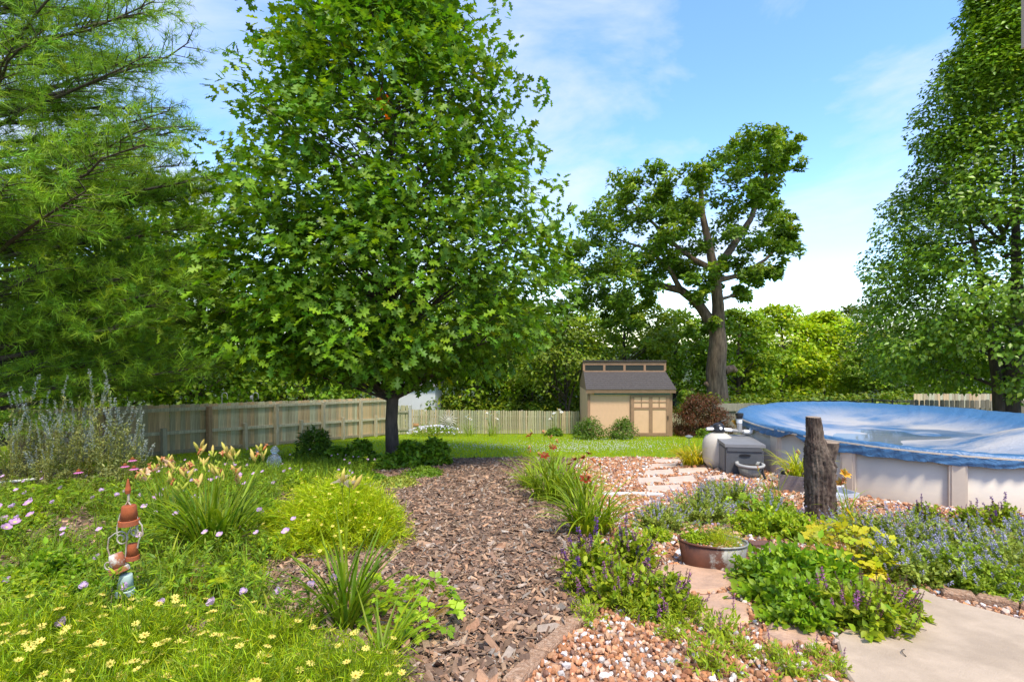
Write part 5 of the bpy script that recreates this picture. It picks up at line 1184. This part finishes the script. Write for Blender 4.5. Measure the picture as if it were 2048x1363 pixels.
SG = [spike_tpl(31 + k, .20, 1.0, 1700, .045, (LAN_V, LAN_F), [(.10, .145, .15), (.12, .17, .17), (.085, .13, .12)], 14, SAGE, .9, 26, .2, .05, .9, .35) for k in range(2)]
sg = [(20, 985, .95), (60, 975, 1.25), (130, 985, 1.1), (175, 975, 1.3), (215, 985, 1.15), (250, 985, 1.0), (280, 980, .8), (95, 990, .9)]
slb = ['leftmost grey-green sage with spiky flower stems', 'tallest grey-green sage spire near the left edge', 'grey-green sage spire between the two tall ones', 'tall grey-green sage right of the middle spire', 'grey-green sage spire just left of the pink coneflowers', 'bushy grey-green sage behind the coneflowers', 'rightmost low grey-green sage before the fence', 'short grey-green sage below the tallest spire']
for i, (px, py, s_) in enumerate(sg): clump(SG[i % 2], 'russian_sage', slb[i], px, py, i * 1.3, s_ * 1.2, group='sage spires at the left')
for px, py, pt_y, lb in ((265, 1030, 918, 'pink coneflower above the pot stand, the larger of a pair'), (250, 1035, 930, 'pink coneflower partly behind its larger neighbour'), (157, 1040, 942, 'single pink coneflower in front of the sage'), (268, 1045, 935, 'small pink coneflower just below the pair')):
    b = P(px, py); h = CAMZ - (pt_y - 681.5) / F * b[1] - b[2]; t = thing('coneflower_plant', lb, 'flower plant', b, 0, 1, 'pink coneflowers')
    mb = MB().tube([(0, 0, 0), (.01, 0, h * .5), (0, 0, h)], .003, 5, (.10, .16, .04)); k = 16; q = np.column_stack([rng.normal(0, .02, (k, 2)), rng.uniform(.02, h * .7, k)]); mb.scatter(LAN_V, LAN_F, q, orient(np.column_stack([rng.normal(0, 1, (k, 2)), rng.uniform(0, .6, k)]), jitter_up(rng, k, .4)), .12, vary(rng, [(.06, .13, .025)], k))
    part('foliage', mb.mesh('foliage', M_LEAF), t); part('flower', CONE, t, M=M4(np.eye(3), (0, 0, h), 1.25))
# evening primrose drift
PT = [prim_tpl(40 + k, 12, .36, nf) for k, nf in enumerate((0, 1, 1, 2, 3, 0))]
REG = px2([(-60, 1000), (300, 960), (520, 925), (600, 930), (700, 935), (740, 950), (700, 985), (560, 1000), (545, 1090), (560, 1150), (520, 1200), (640, 1290), (560, 1330), (-300, 1330), (-200, 1100)])
HOLES = [px2([(20, 1040), (200, 1035), (230, 1070), (130, 1095), (10, 1085)]), px2([(500, 1135), (560, 1150), (540, 1200), (490, 1190)])]
placed = []
cand = samp(rng, REG, 1500); cand = cand[inview(cand, 1.1, 1.25)]
for p in cand:
    if any(pip(p[None], h_)[0] for h_ in HOLES): continue
    md = .15 + .028 * p[1]
    if all((p[0] - q[0]) ** 2 + (p[1] - q[1]) ** 2 > md * md for q in placed): placed.append(p)
placed = placed[:290]
MARKS = [(P(228, 1255), 'the wire pot stand'), (P(425, 1112), 'the budded daylily'), (P(672, 1085), 'the coreopsis mound'), (P(549, 945), 'the glass figurine'), (P(20, 1250), 'the corner coreopsis'), (P(20, 1100), 'the left edge'), (P(110, 1065), 'the bare mulch patch'), (P(150, 985), 'the sage spires'), (P(720, 935), 'the oak foot'), (P(560, 1262), 'the single daylily'), (P(330, 955), 'the board fence'), (P(265, 1030), 'the coneflowers'), (P(380, 1215), 'the columbine leaves'), (P(628, 925), 'the dark upright bush')]
CNT = ('flowerless', 'one-flowered pink', 'one-flowered pink', 'two-flowered pink', 'three-flowered pink', 'flowerless')
seen = {}
def prim_label(k, p):
    m_ = sorted(MARKS, key=lambda q: math.hypot(q[0][0] - p[0], q[0][1] - p[1]))
    for far in m_[1:]:
        lb = CNT[k] + ' evening primrose near ' + m_[0][1] + ' on the side towards ' + far[1]
        if lb not in seen and far is not m_[0]: break
    seen[lb] = 1; return lb
for i, p in enumerate(placed):
    k = int(rng.choice(6, p=[.24, .18, .18, .14, .06, .20])); far = p[1] > 6
    inst(PT[k], 'evening_primrose', prim_label(k, p), 'flower plant', gp(p[0], p[1], -.01), rng.uniform(-.6, .6), rng.uniform(.75, 1.1), 'evening primrose drift in the left bed')
print('primrose', len(placed))
# shady plants round the oak foot
GS = [(.055, .14, .02), (.07, .165, .022), (.045, .115, .018)]
shrub('peony_bush', 'dark green upright bush in front of the board fence', 628, 925, 84, 72, [(.03, .08, .014), (.04, .10, .016)], 60, 45, .11, 71, (LAN_V, LAN_F), cl=.3)
for i, (px, py, w, h, lb) in enumerate([(720, 928, 70, 46, 'dark green leafy plant just left of the oak trunk'), (820, 932, 74, 48, 'dark green leafy plant at the right foot of the oak trunk'), (872, 930, 66, 50, 'dark green leafy plant at the bed tip between oak and path'), (672, 930, 54, 34, 'low dark leafy plant between the upright bush and oak'), (770, 938, 60, 26, 'low leafy plant directly in front of the oak trunk')]):
    shrub('shade_plant', lb, px, py, w, h, GS, 46, 40, .105, 72 + i, (OVA_V, OVA_F), group='shade plants under the oak', cl=.34)
for px, py, w, pal, lb, sd in ((845, 952, 82, [(.055, .13, .022), (.07, .15, .03)], 'low dark green creeping mat at the path edge', 81), (795, 972, 84, [(.12, .19, .085), (.15, .22, .11)], 'low grey-green creeping mat at the path edge', 82), (730, 962, 90, [(.06, .14, .025)], 'low green creeping mat behind the coreopsis mound', 83)):
    shrub('creeping_mat', lb, px, py, w, 20, pal, 70, 60, .04, sd, group='creeping mats by the path', cl=.8, flat=.45)
# ground cover among the left bed plants
mb = MB(); pts = samp(rng, REG, 5000); pts = pts[inview(pts, 1.1, 1.2)]
k = np.ones(len(pts), bool)
for h_ in HOLES: k &= ~pip(pts, h_)
pts = pts[k]; n = len(pts); s_ = rng.uniform(.04, .09, n); pos = np.column_stack([pts, G(pts[:, 0], pts[:, 1]) + rng.uniform(.005, .12, n)])
mb.scatter(LAN_V, LAN_F, pos, orient(np.column_stack([rng.normal(0, 1, (n, 2)), rng.uniform(.1, 1.6, n)]), jitter_up(rng, n, .8)), s_, vary(rng, [(.075, .165, .018), (.10, .20, .02), (.055, .13, .018)], n))
blades(mb, rng, pos * (1, 1, 0) + np.column_stack([np.zeros((n, 2)), G(pts[:, 0], pts[:, 1])]), rng.uniform(0, 6.28, n), rng.uniform(.1, .32, n), rng.uniform(.005, .011, n), rng.uniform(0, .7, n), rng.uniform(.1, 1.1, n), 3, vary(rng, [(.09, .18, .02), (.11, .21, .02), (.065, .14, .018)], n))
pts = samp(rng, px2([(240, 955), (560, 925), (760, 930), (740, 955), (560, 985), (300, 990)]), 5000); n = len(pts)
blades(mb, rng, np.column_stack([pts, G(pts[:, 0], pts[:, 1])]), rng.uniform(0, 6.28, n), rng.uniform(.12, .34, n), rng.uniform(.008, .016, n), rng.uniform(0, .6, n), rng.uniform(0, .9, n), 3, vary(rng, [(.07, .16, .02), (.09, .19, .02), (.05, .12, .018)], n))
solo('ground_cover', mb.mesh('ground_cover', M_LEAF), 'low green weeds and grass between the left bed flowers', 'ground cover', kind='stuff')

# ------------------------------------------------------------------ right beds
LR = lily_tpl(91, 150, .62, .028, .22, 3, .66, True, blooms='rust', bloom_n=1, bud_n=2, wilt=.1, droop=(.6, 1.9))
LR2 = lily_tpl(92, 160, .55, .026, .16, 4, .62, True, blooms='rust', bloom_n=1, bud_n=3, wilt=.2, droop=(.7, 2.0))
LR0 = lily_tpl(93, 100, .5, .024, .16, 3, .7, True, blooms='rust', bloom_n=0, bud_n=3, wilt=.3)
clump(LR, 'daylily_plant', 'broad arching daylily clump with rust-red flowers right of the path', 1105, 1000, .2, 1.25, group='daylilies along the path')
clump(LR2, 'daylily_plant', 'arching daylily clump nearest the purple salvia', 1180, 1068, 1.1, 1.15, group='daylilies along the path')
clump(LR0, 'daylily_plant', 'thin daylily clump at the lawn end of the path', 1095, 945, 2.0, 1.1, group='daylilies along the path')
clump(LR0, 'daylily_plant', 'daylily clump left of the broad one at the path edge', 1062, 975, 3.0, .9, group='daylilies along the path')
clump(LR, 'daylily_plant', 'daylily clump with rust flowers between broad clump and gravel', 1150, 1005, 4.1, .9, group='daylilies along the path')
SV = [(.11, .19, .025), (.13, .22, .03), (.09, .16, .022)]
ST = [spike_tpl(101, .30, .36, 1500, .062, (OVA_V, OVA_F), SV, 22, [SPK[0], SPK[0], SPK[2], SPK[1]], 1.1, 60), spike_tpl(102, .28, .30, 1500, .058, (OVA_V, OVA_F), SV, 24, [SPK[1], SPK[2], SPK[2]], 1.05, 60), spike_tpl(103, .26, .24, 1300, .055, (LAN_V, LAN_F), SV, 6, [SPK[1]], .9, 50)]
sal = [(1190, 1175, 0, .85, 'purple salvia clump at the mulch path edge nearest the daylilies'), (1262, 1135, 0, .75, 'purple salvia with dark spikes behind the front clump'), (1245, 1210, 1, .85, 'salvia clump with pinkish spikes at the end of the edging stones'), (1320, 1225, 1, .8, 'salvia clump with pink-purple spikes in front of the first stepping stone'),
       (1370, 1245, 2, .6, 'narrow-leaved salvia beside the middle stepping stone'), (1270, 1240, 2, .55, 'low narrow-leaved salvia over the front gravel'), (1175, 1190, 2, .75, 'leafy salvia without spikes at the path edge'),
       (1720, 1262, 1, .9, 'pink-spiked salvia spilling over the patio corner'), (1775, 1240, 1, .7, 'pink-spiked salvia over the patio, right one of a pair'), (1655, 1245, 2, .85, 'leafy salvia left of the patio corner'), (1945, 1060, 0, .6, 'purple salvia by the pool wall, middle one'), (2010, 1062, 0, .7, 'purple salvia by the pool wall at the right edge'), (1850, 1052, 0, .6, 'purple salvia by the pool wall nearest the stump')]
for i, (px, py, k, s_, lb) in enumerate(sal): clump(ST[k], 'salvia_plant', lb, px, py, i * 1.1, s_, group='salvia in the right beds')
CP = [(.12, .20, .10), (.14, .23, .12), (.10, .17, .085)]
CTM = [spike_tpl(111, .42, .38, 4200, .036, (OVA_V, OVA_F), CP, 80, CATS, 1.0, 130, .5, .06, .5), spike_tpl(112, .38, .34, 3600, .036, (OVA_V, OVA_F), [(.10, .19, .04), (.12, .22, .045)], 28, CATS, 1.0, 100, .5, .06, .5)]
cats = [(1400, 1045, 0, .9, 'catmint mound with lavender flowers behind the washtub'), (1325, 1062, 0, .75, 'catmint nearest the pale edging row'), (1465, 1015, 0, .9, 'catmint between the grey pot and the washtub'), (1545, 1045, 1, .85, 'greener catmint left of the stump'), (1435, 995, 0, .65, 'catmint at the far flagstones'),
        (1725, 1090, 0, .8, 'catmint just right of the stump'), (1800, 1100, 0, .85, 'catmint with pale flowers in the middle of the right bed'), (1825, 1165, 0, .85, 'catmint spilling towards the patio edge'), (1885, 1120, 0, .85, 'tall catmint in front of the pool wall'), (1925, 1175, 1, .85, 'green catmint behind the edging bricks'), (1975, 1130, 0, .85, 'catmint near the right edge in the back row'), (2040, 1180, 0, .9, 'catmint at the right picture edge above the bricks'), (2005, 1200, 1, .65, 'low green catmint draping the edging bricks at right'), (1755, 1150, 1, .75, 'green catmint between columbine and patio'), (2075, 1125, 0, .85, 'catmint cut by the right picture edge')]
for i, (px, py, k, s_, lb) in enumerate(cats): clump(CTM[k], 'catmint_plant', lb, px, py, i * 1.9, s_, group='catmint in the right beds')
GM = [spike_tpl(121, .32, .34, 2100, .062, (OVA_V, OVA_F), [(.085, .19, .022), (.11, .23, .025), (.065, .155, .02)], 0, None, 1.0, 60), spike_tpl(122, .30, .30, 1700, .05, (OVA_V, OVA_F), [(.12, .22, .025), (.15, .26, .03)], 0, None, 1.0, 60)]
gms = [(1580, 1205, 0, 1.0, 'broad-leaved green mound right of the stepping stones'), (1535, 1180, 0, .7, 'green mound between the washtub handle and stump'), (1640, 1190, 0, .9, 'green mound in front of the yellow columbine'), (1600, 1250, 0, .7, 'low green mound by the third stepping stone'), (1560, 1075, 1, .9, 'light green small-leaved mound behind the washtub'), (1495, 1070, 1, .75, 'light green mound touching the washtub rim'), (1620, 1085, 1, .8, 'light green mound at the left foot of the stump'), (1315, 1085, 1, .5, 'small light green plant left of the washtub')]
for i, (px, py, k, s_, lb) in enumerate(gms): clump(GM[k], 'leafy_mound', lb, px, py, i * 2.1, s_, 'plant', 'green mounds in the right bed')
for i, (px, py, k, s_, lb) in enumerate([(90, 1180, 0, .75, 'broad-leaved green plant left of the hanging pots'), (20, 1220, 1, .7, 'light green small-leaved plant at the left edge above the coreopsis'), (480, 1175, 1, .6, 'light green small-leaved plant below the budded daylily'), (300, 1090, 0, .6, 'broad-leaved green plant between pot stand and budded daylily'), (40, 1060, 1, .8, 'light green plant at the left edge beside the bare mulch patch'), (520, 1040, 0, .7, 'broad-leaved green plant left of the coreopsis mound'), (600, 980, 1, .9, 'light green plant behind the coreopsis mound'), (150, 1235, 0, .6, 'broad-leaved green plant in front of the pot stand, left side')]): clump(GM[k], 'leafy_mound', lb, px, py, i * 1.4, s_, 'plant', 'green mounds in the left bed')
CY = columbine_tpl(23, 90, .42, .30, .105, [(.20, .27, .02), (.16, .24, .02), (.24, .28, .03)])
clump(CY, 'columbine_plant', 'yellow-green columbine in front of the stump', 1700, 1150, 0, 1.0); clump(CB, 'columbine_plant', 'lobed-leaf plant behind the right end of the washtub', 1500, 1040, 1, 1.0)
WD = spike_tpl(131, .16, .20, 420, .045, (LAN_V, LAN_F), [(.11, .20, .03), (.14, .24, .035)], 1, [SPK[1]], .6, 22, power=.8)
wd = [(1440, 1290, 'seedling in the gravel below the middle stepping stone'), (1490, 1325, 'seedling in the front gravel left of the third stepping stone'), (1560, 1330, 'seedling in the gravel just below the third stepping stone'), (1635, 1325, 'seedling in the gravel against the patio corner'), (1665, 1352, 'seedling at the bottom edge touching the patio'), (1415, 1348, 'seedling at the bottom edge in the middle of the gravel'), (1345, 1285, 'seedling in the gravel below the pink-purple salvia'), (1180, 1250, 'tiny seedling beside the farthest edging stone'), (1590, 1362, 'seedling cut by the bottom edge left of the patio')]
for i, (px, py, lb) in enumerate(wd): clump(WD, 'weed_sprig', 'thin narrow-leaved ' + lb, px, py, i * 1.3, rng.uniform(.55, .95), 'plant', 'seedlings in the front gravel')
# lilies by the stump and pool
LY = lily_tpl(94, 40, .45, .016, .08, 3, .55, True, blooms='yellow', bloom_n=2, bud_n=4, wilt=.1, sl=.25)
clump(LY, 'daylily_plant', 'daylily with orange-yellow flowers right of the stump', 1692, 1045, .5, 1.0)
LC = lily_tpl(95, 34, .42, .014, .07, 2, .45, True, blooms='cream', bloom_n=1, bud_n=2, wilt=.3)
clump(LC, 'daylily_plant', 'grassy daylily with a cream flower left of the trough', 1555, 1020, .5, 1.0); clump(LC, 'daylily_plant', 'grassy daylily in front of the planter trough', 1535, 1000, 2.5, .9)
LPt = lily_tpl(96, 110, .52, .026, .16, 1, .5, True, blooms='yellow', bloom_n=0, bud_n=2, droop=(.7, 2.1), pal=((.16, .24, .02), (.20, .28, .03)))
q = np.array(pl_.location) + (.30 * math.cos(math.radians(-32)) + .1, .05, .22); inst(LPt, 'potted_daylily', 'bright strap-leaved daylily growing in the planter trough', 'flower plant', q, 0, 1.0)
LGr = lily_tpl(97, 220, .46, .018, .14, 2, .5, False, droop=(.9, 2.4), lean=(.1, .6), pal=((.20, .24, .02), (.26, .28, .03), (.10, .16, .02)))
clump(LGr, 'grass_clump', 'yellowish arching grass clump left of the sand filter', 1386, 932, 0, 1.35, 'plant')
LO = lily_tpl(98, 30, .4, .016, .1, 6, .5, True, blooms='yellow', bloom_n=3, bud_n=4, wilt=.3)
clump(LO, 'daylily_plant', 'orange daylilies between the filter and the pool wall', 1492, 897, 0, 1.2)
clump(WD, 'potted_sprig', 'thin sprig with pale flowers growing in the round grey pot', 1500, 950, 0, .9, 'plant')
# plants in the tub
r_ = np.random.default_rng(5)
tb_ = core_tpl(7, .16, .13, 2600, 0, pal=((.16, .27, .02), (.2, .3, .02)), size=.035)
inst(tb_, 'tub_plant', 'feathery light green plant in the right half of the washtub', 'plant', tp + (.09, 0, .175), 0, 1.0); inst(GM[1], 'tub_plant', 'leafy green plant in the left half of the washtub', 'plant', tp + (-.12, .03, .165), 0, .38)
inst(PT[3], 'tub_plant', 'small plant with a white flower in the middle of the washtub', 'plant', tp + (-.02, .05, .165), 0, .5)
mb = MB(); n = 150; a = r_.uniform(0, 6.28, n); rr_ = np.sqrt(r_.random(n)) * .88; pos = np.stack([np.cos(a) * rr_ * a_, np.sin(a) * rr_ * b_, np.full(n, Ht - .02)], 1)
mb.scatter(ICO_V * (1, .8, .7), ICO_F, pos, rand_rot(r_, n), r_.uniform(.009, .018, n), vary(r_, gpal, n)); part('gravel', mb.mesh('gravel_fill', M_STONE), tub)['kind'] = 'stuff'
# at the back fence
def pfl(px, py, lb, n, h, sd):
    t = lily_tpl(sd, 40, .5, .016, .12, n, h, True, blooms='white', bloom_n=2, bud_n=3, wilt=0, sl=.3); clump(t, 'white_lily', lb, px, py, 0, 1.5, group='white lilies at the picket fence')
pfl(938, 872, 'white lily at the picket fence, left of a pair', 3, .6, 141); pfl(985, 872, 'white lily at the picket fence with a tight flower head, right of a pair', 5, .65, 142); pfl(1115, 872, 'tall pale lily at the picket fence near the shed', 5, .7, 143)
r_ = np.random.default_rng(9); t = thing('white_flower_mound', 'low mound covered in white flowers at the foot of the picket fence', 'flower plant', P(870, 872)); mb, tip, dr = mound(r_, 1.25, .42, 2600, .09, (LAN_V, LAN_F), [(.08, .16, .02)], 60)
part('foliage', mb.mesh('foliage', M_LEAF), t); mb = MB(); k = 170; a = r_.uniform(0, 6.28, k); q = np.stack([np.cos(a), np.sin(a)], 1) * (np.sqrt(r_.random(k)) * 1.25)[:, None]; zz = .42 * np.sqrt(np.clip(1 - (np.hypot(q[:, 0], q[:, 1]) / 1.3) ** 2, 0, 1)) + .05
mb.scatter([(x * 1, y * 1, .1 * (x * x + y * y)) for x, y in ((0, 0), (1, 0), (.3, .95), (-.8, .6), (-.8, -.6), (.3, -.95))], [(0, 1, 2), (0, 2, 3), (0, 3, 4), (0, 4, 5), (0, 5, 1)], np.column_stack([q * (1, .5), zz]), orient(rand_dirs(r_, k), jitter_up(r_, k, .5) + (0, -.6, 0)), .036, (.74, .73, .84))
part('flowers', mb.mesh('flowers', M_PETAL), t)['kind'] = 'stuff'

# ------------------------------------------------------------------ ornaments and small things
M_WIREW = mat('cream_wire', (.42, .38, .30), .6, nscale=20, namt=.2, col2=(.30, .17, .09), c2scale=12)
M_TERRA = mat('terracotta', (.36, .085, .022), .85, nscale=14, namt=.3, col2=(.24, .07, .03), c2scale=9)
M_TERW = mat('whitewashed_terracotta', (.60, .56, .48), .85, nscale=10, namt=.15, col2=(.36, .12, .05), c2scale=7, c2pos=(.42, .5))
M_TEAL = mat('pale_glazed_pot', (.40, .50, .44), .6, nscale=12, namt=.2, col2=(.34, .14, .07), c2scale=6, c2pos=(.55, .65))
sp = P(228, 1255); SD_ = sp[1]
st = thing('pot_stand', 'cream scrolled wire stand hung with small flower pots', 'plant stand', sp)
def W(px, py, dy=0.0): return Q(px, py, SD_ + dy) - sp
def wire(pl, r0=.0042): part('scroll', MB().tube([W(*p) for p in pl], r0, 6).mesh('scroll', M_WIREW, True), st)
def spiral(cx, cy, r0, r1, a0, turns, n=22): return [(cx + np.cos(a0 + t * turns * 6.283) * (r0 + (r1 - r0) * t), cy + np.sin(a0 + t * turns * 6.283) * (r0 + (r1 - r0) * t)) for t in np.linspace(0, 1, n)]
wire([(219, 1275), (222, 1220), (225, 1170), (228, 1130), (224, 1118)]); wire([(235, 1210), (236, 1170), (243, 1145), (250, 1125), (252, 1100), (254, 1070), (262, 1055)])
wire([(235, 1070), (234, 1055), (240, 1030), (248, 1015), (257, 1000), (258, 1005), (270, 1020), (276, 1040), (274, 1062), (268, 1072)])
wire([(220, 1112), (215, 1095), (218, 1075), (230, 1066), (242, 1062)] + spiral(243, 1076, 14, 4, -1.5, 1.4)); wire([(262, 1055), (268, 1050), (278, 1040)] + spiral(268, 1063, 9, 3, -1.2, 1.3)); wire([(276, 1040), (284, 1050), (285, 1062)] + spiral(280, 1067, 6, 2, 0, 1.2))
wire(spiral(217, 1130, 9, 4, 1.0, 1.1)); wire([(285, 1065), (278, 1080), (275, 1095)]); wire([(257, 1000), (257, 985), (256, 972)], .006)
part('finial', MB().lathe([(.001, 0), (.012, .005), (.016, .025), (.010, .05), (.004, .085), (.001, .09)], 10).mesh('finial', M_TERRA), st, tuple(W(256, 988)))
def pot(px, py, wpx, hpx, m_, lb, tilt=0.0, dy=-.01):
    p = Q(px, py, SD_ + dy); s_ = SD_ / F; R_ = wpx * s_ / 2; H = hpx * s_
    t = thing('hanging_pot', lb, 'flower pot', p, 0, 1, 'small pots hung on the wire stand'); t.rotation_euler = (0, tilt, 0)
    part('body', MB().lathe([(.001, H), (R_ * .62, H), (R_ * .68, H * .97), (R_ * .86, H * .25), (R_ * .8, H * .25), (R_ * .6, H * .92), (.001, H * .94)], 20).mesh('body', m_, True), t)
    part('rim', MB().lathe([(R_ * .87, H * .27), (R_, H * .24), (R_ * 1.02, 0), (R_ * .9, 0), (R_ * .84, H * .22)], 20).mesh('rim', m_), t)
pot(258, 1048, 36, 38, M_TERRA, 'topmost red terracotta pot under the finial of the wire stand'); pot(265, 1118, 24, 32, M_TERRA, 'small terracotta pot hanging right of the stand centre', 0, .02)
pot(240, 1142, 34, 36, M_TERW, 'whitewashed terracotta pot tilted on the left scroll', -.25, -.02); pot(250, 1188, 32, 40, M_TEAL, 'lowest pale green glazed pot on the stand', .05, -.02)
# glass figurine
m, nt, out, bs = nodes('clear_glass'); bs.inputs['Base Color'].default_value = (.80, .88, .90, 1); bs.inputs['Roughness'].default_value = .1; bs.inputs['Transmission Weight'].default_value = .8; bs.inputs['Alpha'].default_value = 1
gpz = P(549, 945); s_ = gpz[1] / F
fg = thing('glass_figurine', 'clear glass garden figurine with a round head among the primroses', 'ornament', gpz)
part('body', MB().lathe([(.001, 0), (9, 0), (11, 6), (10.5, 18), (11, 28), (8, 36), (4.5, 39), (.001, 39)], 14, sx=s_, sy=s_ * .8).mesh('body', m, True), fg).scale = (1, 1, s_)
part('head', MB().lathe([(.001, 37), (4, 38), (7, 42), (7.5, 46), (6, 50), (3, 53), (.001, 54)], 14, sx=s_, sy=s_).mesh('head', m, True), fg).scale = (1, 1, s_)
for sg_ in (-1, 1): part('arm', MB().tube([(sg_ * 9 * s_, 0, 33 * s_), (sg_ * 13 * s_, -2 * s_, 24 * s_), (sg_ * 11 * s_, -6 * s_, 13 * s_)], 2.6 * s_, 8).mesh('arm', m, True), fg)
# sun ornament on the fence
sn = Q(897, 841, 23.52); t = thing('sun_ornament', 'pale metal sun face ornament hung on the picket fence', 'ornament', sn); M_SUNM = mat('pale_metal', (.42, .40, .32), .6, namt=.25)
part('face', MB().lathe([(.001, .05), (.12, .04), (.17, .015), (.18, 0), (.001, 0)], 24).mesh('face', M_SUNM, True), t, M=Matrix.Rotation(math.pi / 2, 4, 'X'))
for k in range(16):
    a = k * math.pi / 8; L_ = .47 if k % 2 else .40; pth = [(math.cos(a + .10 * math.sin(u * 6)) * (.17 + u * (L_ - .17)), -.01, math.sin(a + .10 * math.sin(u * 6)) * (.17 + u * (L_ - .17))) for u in np.linspace(0, 1, 6)]
    part('ray', MB().tube(pth, np.linspace(.036, .010, 6), 5).mesh('ray', M_SUNM), t)
tpz = P(833, 868); t = thing('terracotta_pot', 'small terracotta pot beside the white flower mound at the fence', 'flower pot', tpz, 0, 1.0)
part('body', MB().lathe([(.001, .2), (.13, .2), (.17, .46), (.15, .46), (.001, .42)], 16).mesh('body', mat('pale_terracotta', (.50, .24, .10), .85), True), t); part('rim', MB().lathe([(.17, .42), (.2, .42), (.205, .52), (.18, .52), (.17, .44)], 16).mesh('rim', mat('pale_terracotta_rim', (.52, .26, .12), .85)), t); part('stand', MB().box(-.14, .14, -.14, .14, -.05, .2).mesh('stand', M_FENCE), t)
# shepherd hooks beyond the board fence
M_STEEL = mat('steel_hook', (.35, .35, .36), .4, metal=.6)
for px, lb in ((450, 'thin metal plant hook showing above the board fence, nearer the pine'), (512, 'thin metal plant hook with a small lantern above the board fence')):
    Dh = 17.2; b = Q(px - 6, 806, Dh); b[2] = float(G(b[0], b[1])); t = thing('shepherd_hook', lb, 'garden hook', b, 0, 1, 'plant hooks behind the fence'); zt = CAMZ - (790 - 681.5) / F * Dh - b[2]; aa = np.linspace(math.pi, 0, 9)
    part('rod', MB().tube([(0, 0, 0), (0, 0, zt)] + [(.09 + .09 * math.cos(a), 0, zt + .09 * math.sin(a)) for a in aa[1:]] + [(.18, 0, zt - .12)], .009, 6).mesh('rod', M_STEEL), t)
    if px > 500: part('lantern', MB().lathe([(.001, zt - .02), (.05, zt - .04), (.055, zt - .10), (.04, zt - .16), (.001, zt - .17)], 10, off=(-.05, 0, .02)).mesh('lantern', M_STEEL), t)
# hose, cloth and blocks by the pool
b = P(1455, 928); hs = thing('garden_hose', 'green garden hose lying on the gravel behind the deck box', 'hose', b); n = 60; a = np.linspace(0, 16, n)
part('coil', MB().tube(np.stack([np.cos(a) * (.34 - .006 * a) - .15, np.sin(a) * .2, .03 + .004 * a], 1), .014, 7).mesh('coil', mat('green_hose', (.02, .16, .07), .5), True), hs)
b = P(1530, 962); hs = thing('black_hose', 'black corrugated hose curving from the pool base beside the grey pot', 'hose', b); part('tube', MB().tube([(.06, .28, .25), (.02, .16, .16), (.0, .0, .05), (.06, -.12, .03), (.2, -.22, .03)], .022, 8).mesh('tube', M_BLACK, True), hs)
b = P(1685, 1003); wt = thing('plastic_tray', 'crumpled white and grey plastic tray on the gravel behind the orange lilies', 'tray', b, .3); M_TRAY = mat('grey_plastic', (.45, .47, .50), .4, namt=.2)
mb = MB()
for x0, x1, y0, y1 in ((0, .5, 0, .012), (0, .5, .30, .312), (0, .012, .013, .299), (.488, .5, .013, .299)): mb.box(x0 - .2, x1 - .2, y0, y1, .0, .09)
mb.box(-.19, .29, .013, .299, .004, .016); part('tray', mb.mesh('tray', M_TRAY), wt); part('pipe', MB().tube([(-.25, .36, .12), (.1, .4, .12), (.4, .33, .08)], .025, 8).mesh('pipe', M_PVC), wt)
for px, py, rz_, lb in ((1494, 1118, .3, 'dark red edging block at the right end of the washtub'), (1520, 1102, .1, 'dark red edging block behind the washtub handle')):
    b = P(px, py); solo('edging_block', MB().add([(x * (1 - .06 * (z > 0)), y * (1 - .06 * (z > 0)), z) for x, y, z in [(-.09, -.05, -.03), (.09, -.05, -.03), (.09, .05, -.03), (-.09, .05, -.03), (-.09, -.05, .075), (.09, -.05, .075), (.09, .05, .075), (-.09, .05, .075)]], BOXF).mesh('edging_block', mat('red_block', (.20, .095, .065), .9, namt=.3, bump=.5)), lb, 'edging', tuple(b), rz_, group='dark red blocks by the tub')
b = P(30, 985); solo('white_stick', MB().tube([(-.35, 0, .14), (0, 0, .17), (.22, .02, .19), (.27, .02, .2)], [.016, .018, .02, .016], 8).mesh('white_stick', mat('white_wood', (.62, .60, .55), .8)), 'pale peeled branch lying at the left edge under the sage', 'branch', tuple(b))
b = P(1378, 893); lt = thing('solar_light', 'small silver garden light on a stake beside the grass clump', 'garden light', b); part('stake', MB().tube([(0, 0, 0), (0, 0, .28)], .01, 6).mesh('stake', M_STEEL), lt); part('lamp_head', MB().lathe([(.001, .38), (.12, .34), (.12, .31), (.06, .30), (.06, .27), (.001, .26)], 12).mesh('lamp_head', M_STEEL), lt)
# twigs on the patio
for px, py, rz_, lb in ((1840, 1282, .4, 'short dark twig lying on the patio, farther of two'), (1808, 1328, 1.2, 'short curled twig lying on the patio, nearer of two')):
    b = P(px, py); solo('twig', MB().tube([(-.03, 0, .056), (-.005, .008, .058), (.02, .004, .057), (.035, -.012, .056)], .0022, 5).mesh('twig', M_BARK), lb, 'twig', tuple(b), rz_, group='twigs on the patio')
